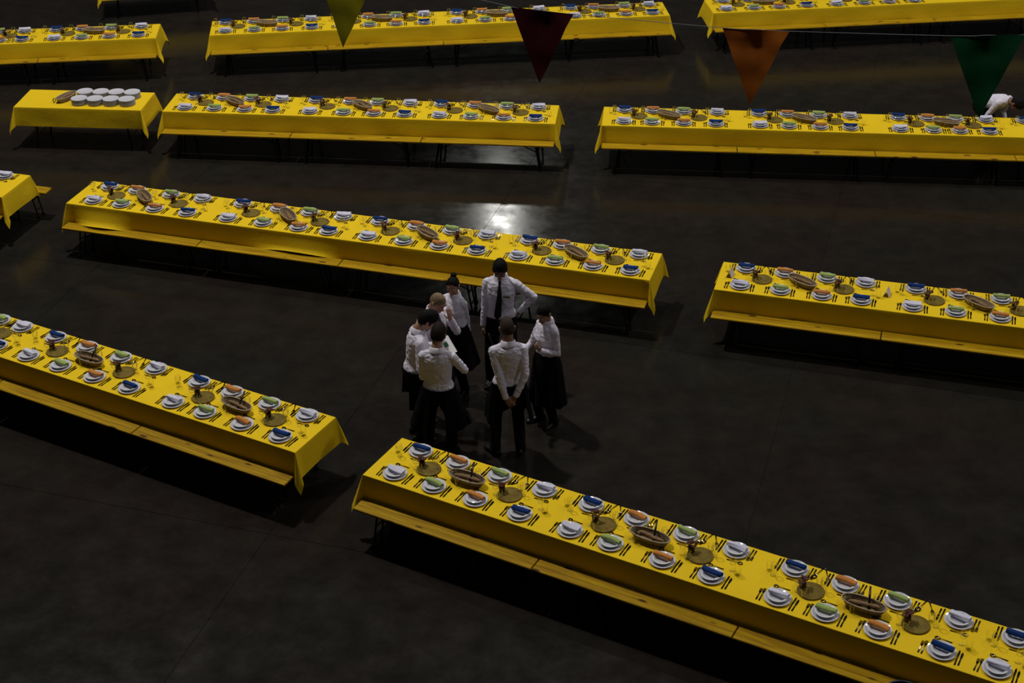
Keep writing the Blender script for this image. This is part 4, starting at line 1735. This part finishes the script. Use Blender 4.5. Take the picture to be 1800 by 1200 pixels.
def sheet(name, c, ax_, ay_, w, h, mat, label, cat, bend=0.0, prints=False):
    """a sheet of paper: c centre, axes unit vectors"""
    ax_, ay_ = Vector(ax_).normalized(), Vector(ay_).normalized()
    ay_ = (ay_ - ax_ * ax_.dot(ay_)).normalized()
    nn = ax_.cross(ay_)
    n = 10
    vs, fs = [], []
    for lay in (0, 1):
        for i in range(n + 1):
            for j in range(2):
                t = i / n - .5
                vs.append(ax_ * w * t + ay_ * h * (j - .5) + nn * (bend * (t * t * 4 - 1) - .0012 * lay))
    q = (n + 1) * 2
    for i in range(n):
        a = i * 2
        fs += [(a, a + 1, a + 3, a + 2), (a + q, a + 2 + q, a + 3 + q, a + 1 + q), (a, a + 2, a + 2 + q, a + q), (a + 1, a + 1 + q, a + 3 + q, a + 3)]
    fs += [(0, q, q + 1, 1), (2 * n, 2 * n + 1, 2 * n + 1 + q, 2 * n + q)]
    o = MB().add(vs, fs).obj(name, mat, None, True, .8)
    o.location = c
    tag(o, label, cat)
    if prints:
        for (x0, x1, y0, y1) in ((-.5, -.12, .22, .46), (.02, .26, -.05, .22), (-.30, -.14, -.3, -.1)):
            b = MB()
            z = .0015
            P4 = []
            for (x, y) in ((x0, y0), (x1, y0), (x1, y1), (x0, y1)):
                P4.append(ax_ * w * x + ay_ * h * y + nn * (bend * (x * x * 4 - 1) + z))
            P4 += [p - nn * .001 for p in P4]
            b.add(P4, [(0, 1, 2, 3), (7, 6, 5, 4), (0, 4, 5, 1), (1, 5, 6, 2), (2, 6, 7, 3), (3, 7, 4, 0)])
            b.obj('green_picture', M_PGREEN, o)
    return o


# man seen from behind, hands clasped behind the back
person((-.045, 15.02), face(-.12, 1), 'man seen from behind with hands clasped behind his back, cropped hair', 1.83, hair='buzz', hairmat=M_HAIRZ, skin=SK_B,
       head=(.05, .30, 0), rw=(.055, -.195, .925), lw=(-.055, -.200, .905), rp=(.9, -.45, 0), lp=(-.9, -.45, 0),
       rh=dict(d=(-.55, -.10, -.8), n=(0, 1, 0), s=(-.6, 0, .6), curl=.7), lh=dict(d=(.55, -.25, -.75), n=(0, 1, 0), s=(.6, 0, .6), curl=.8),
       feet=((.13, -.02, .25), (-.17, .0, -.55)), apron=dict(a0=-2.25, a1=2.25, z=.50, flare=.075))
# woman on the right, hand raised to her chest
person((.42, 15.68), face(-.80, -.60), 'woman in white blouse and long black apron at right of the group, hand raised', 1.70, female=True, hair='tied', hairmat=M_HAIRD, skin=SK_A,
       head=(.30, .40, 0), rw=(.10, .33, 1.06), lw=(-.13, .21, 1.16), rp=(.5, -.5, -.8), lp=(-.2, -.35, -1),
       rh=dict(d=(-.7, .55, .1), n=(0, -.3, .9), s=(0, .3, .9), curl=.6), lh=dict(d=(.35, .45, .75), n=(.3, -1, .1), s=(-.2, .2, .9), curl=.9),
       feet=((.10, .03, .2), (-.10, -.03, -.2)), apron=dict(a0=-2.9, a1=2.9, z=.34, flare=.07, corner=.05), bun=((0, -.105, .012), .030))
# man with the tie, hand on hip
person((-.13, 16.60), face(-.12, -1), 'man with black tie and green badge, hand on hip, holding a folder', 1.84, hair='short', hairmat=M_HAIRD, skin=SK_B,
       head=(.05, .50, 0), rw=(.225, .06, .845), lw=(-.225, -.02, 1.045), rp=(.1, -1, 0), lp=(-1, -.15, .25),
       rh=dict(d=(.05, .15, -1), n=(-1, 0, 0), s=(0, 1, 0), curl=.7), lh=dict(d=(.5, -.3, -.8), n=(1, .2, .2), s=(0, 1, .2), curl=.4),
       feet=((.15, 0, .2), (-.15, 0, -.2)), tie=M_TIE, belt=True, badge=True)
# woman with the bun
person((-.70, 16.42), face(-.62, -.78), 'woman with high hair bun and black knee-length apron, hands behind her back', 1.66, female=True, hair='tied', hairmat=M_HAIRD, skin=SK_A,
       head=(.32, .16, 0), rw=(.07, -.16, .81), lw=(-.07, -.16, .80), rp=(.1, -1, 0), lp=(-.1, -1, 0),
       rh=dict(d=(-.5, -.2, -.8), n=(0, 1, 0), s=(-.5, 0, .6), curl=.7), lh=dict(d=(.5, -.2, -.8), n=(0, 1, 0), s=(.5, 0, .6), curl=.7),
       feet=((.10, .05, .2), (-.10, -.03, -.2)), apron=dict(a0=-2.9, a1=2.9, z=.46, flare=.16, corner=.06), bun=((0, -.055, .125), .042))
# man with thinning hair, hand to his face
person((-.94, 15.93), face(.62, -.78), 'man with thinning grey buzzed hair and tie, hand raised to his face', 1.75, hair='bald', hairmat=M_HAIRG, skin=SK_A,
       head=(.15, .55, 0), rw=(.18, .26, 1.16), lw=(-.055, .275, 1.44), rp=(.7, -.3, -.6), lp=(-.35, .35, -1),
       lh=dict(d=(.10, -.12, 1), n=(.1, -1, -.1), s=(.9, 0, .2), curl=.25), rh=dict(d=(-.7, .5, .1), n=(0, -.4, .9), s=(0, .3, .9), curl=.5),
       feet=((.12, 0, .2), (-.12, 0, -.2)), tie=M_GTIE, apron=dict(a0=-2.2, a1=2.2, z=.48, flare=.07), strap=True)
# man on the left, looking down at the sheet
person((-1.16, 15.40), face(.93, .25), 'dark-haired man at left of the group, head bowed, forearm forward', 1.77, lean=.12, hair='short', hairmat=M_HAIRD, skin=SK_A,
       head=(-.05, .62, 0), rw=(.16, .27, 1.08), lw=(-.12, .30, 1.12), rp=(.45, -.8, -.6), lp=(-.5, -.6, -.8),
       rh=dict(d=(-.6, .8, .1), n=(0, -.4, .9), s=(0, .3, .9), curl=.5), lh=dict(d=(.5, .8, .1), n=(0, -.4, .9), s=(0, .3, .9), curl=.5),
       feet=((.11, 0, .2), (-.11, 0, -.2)), apron=dict(a0=-2.3, a1=2.3, z=.50, flare=.05))
# man in front seen from behind reading the sheet
person((-.86, 14.98), face(.10, 1), 'dark-haired man seen from behind, elbow out, reading a printed sheet', 1.77, hair='short', hairmat=M_HAIRB, skin=SK_A,
       head=(-.12, .50, 0), rw=(.10, .27, 1.22), lw=(-.15, .27, 1.17), rp=(.75, -.35, -.5), lp=(-.1, -.5, -1),
       rh=dict(d=(-.25, 1, .15), n=(-.9, 0, .3), s=(0, 0, 1), curl=.7), lh=dict(d=(.25, 1, .15), n=(.9, 0, .3), s=(0, 0, 1), curl=.7),
       feet=((.13, 0, .2), (-.16, .06, -.35)), apron=dict(a0=-2.75, a1=2.75, z=.47, flare=.15, corner=.06))
# person bending behind the upper right table
person((7.94, 23.95), face(.62, -.78), 'person in white shirt and dark trousers bending down behind the upper right table', 1.70, hair='short', hairmat=M_HAIRD, skin=SK_B,
       lean=1.30, hip_drop=.12, pelvis_fwd=-.05, head=(0, .05, 0), rw=(.19, .32, .42), lw=(-.17, .38, .42), rp=(.3, -1, 0), lp=(-.3, -1, 0),
       rh=dict(d=(0, .3, -1), n=(-1, 0, 0), s=(0, 1, 0)), lh=dict(d=(0, .3, -1), n=(1, 0, 0), s=(0, 1, 0)),
       feet=((.12, .02, .1), (-.12, -.10, -.1)))

sheet('menu_sheet', (-.79, 15.345, 1.29), (.85, .35, .30), (-.3, .75, .55), .21, .24, M_PAPER, 'white sheet with green pictures held by the man in front', 'paper', -.006, True)
sheet('folder', (-.27, 16.50, .64), (.25, -.15, -1), (.35, -1, 0), .32, .20, M_FOLDER, 'pale buff folder hanging from the right hand of the man with tie', 'folder', .004)
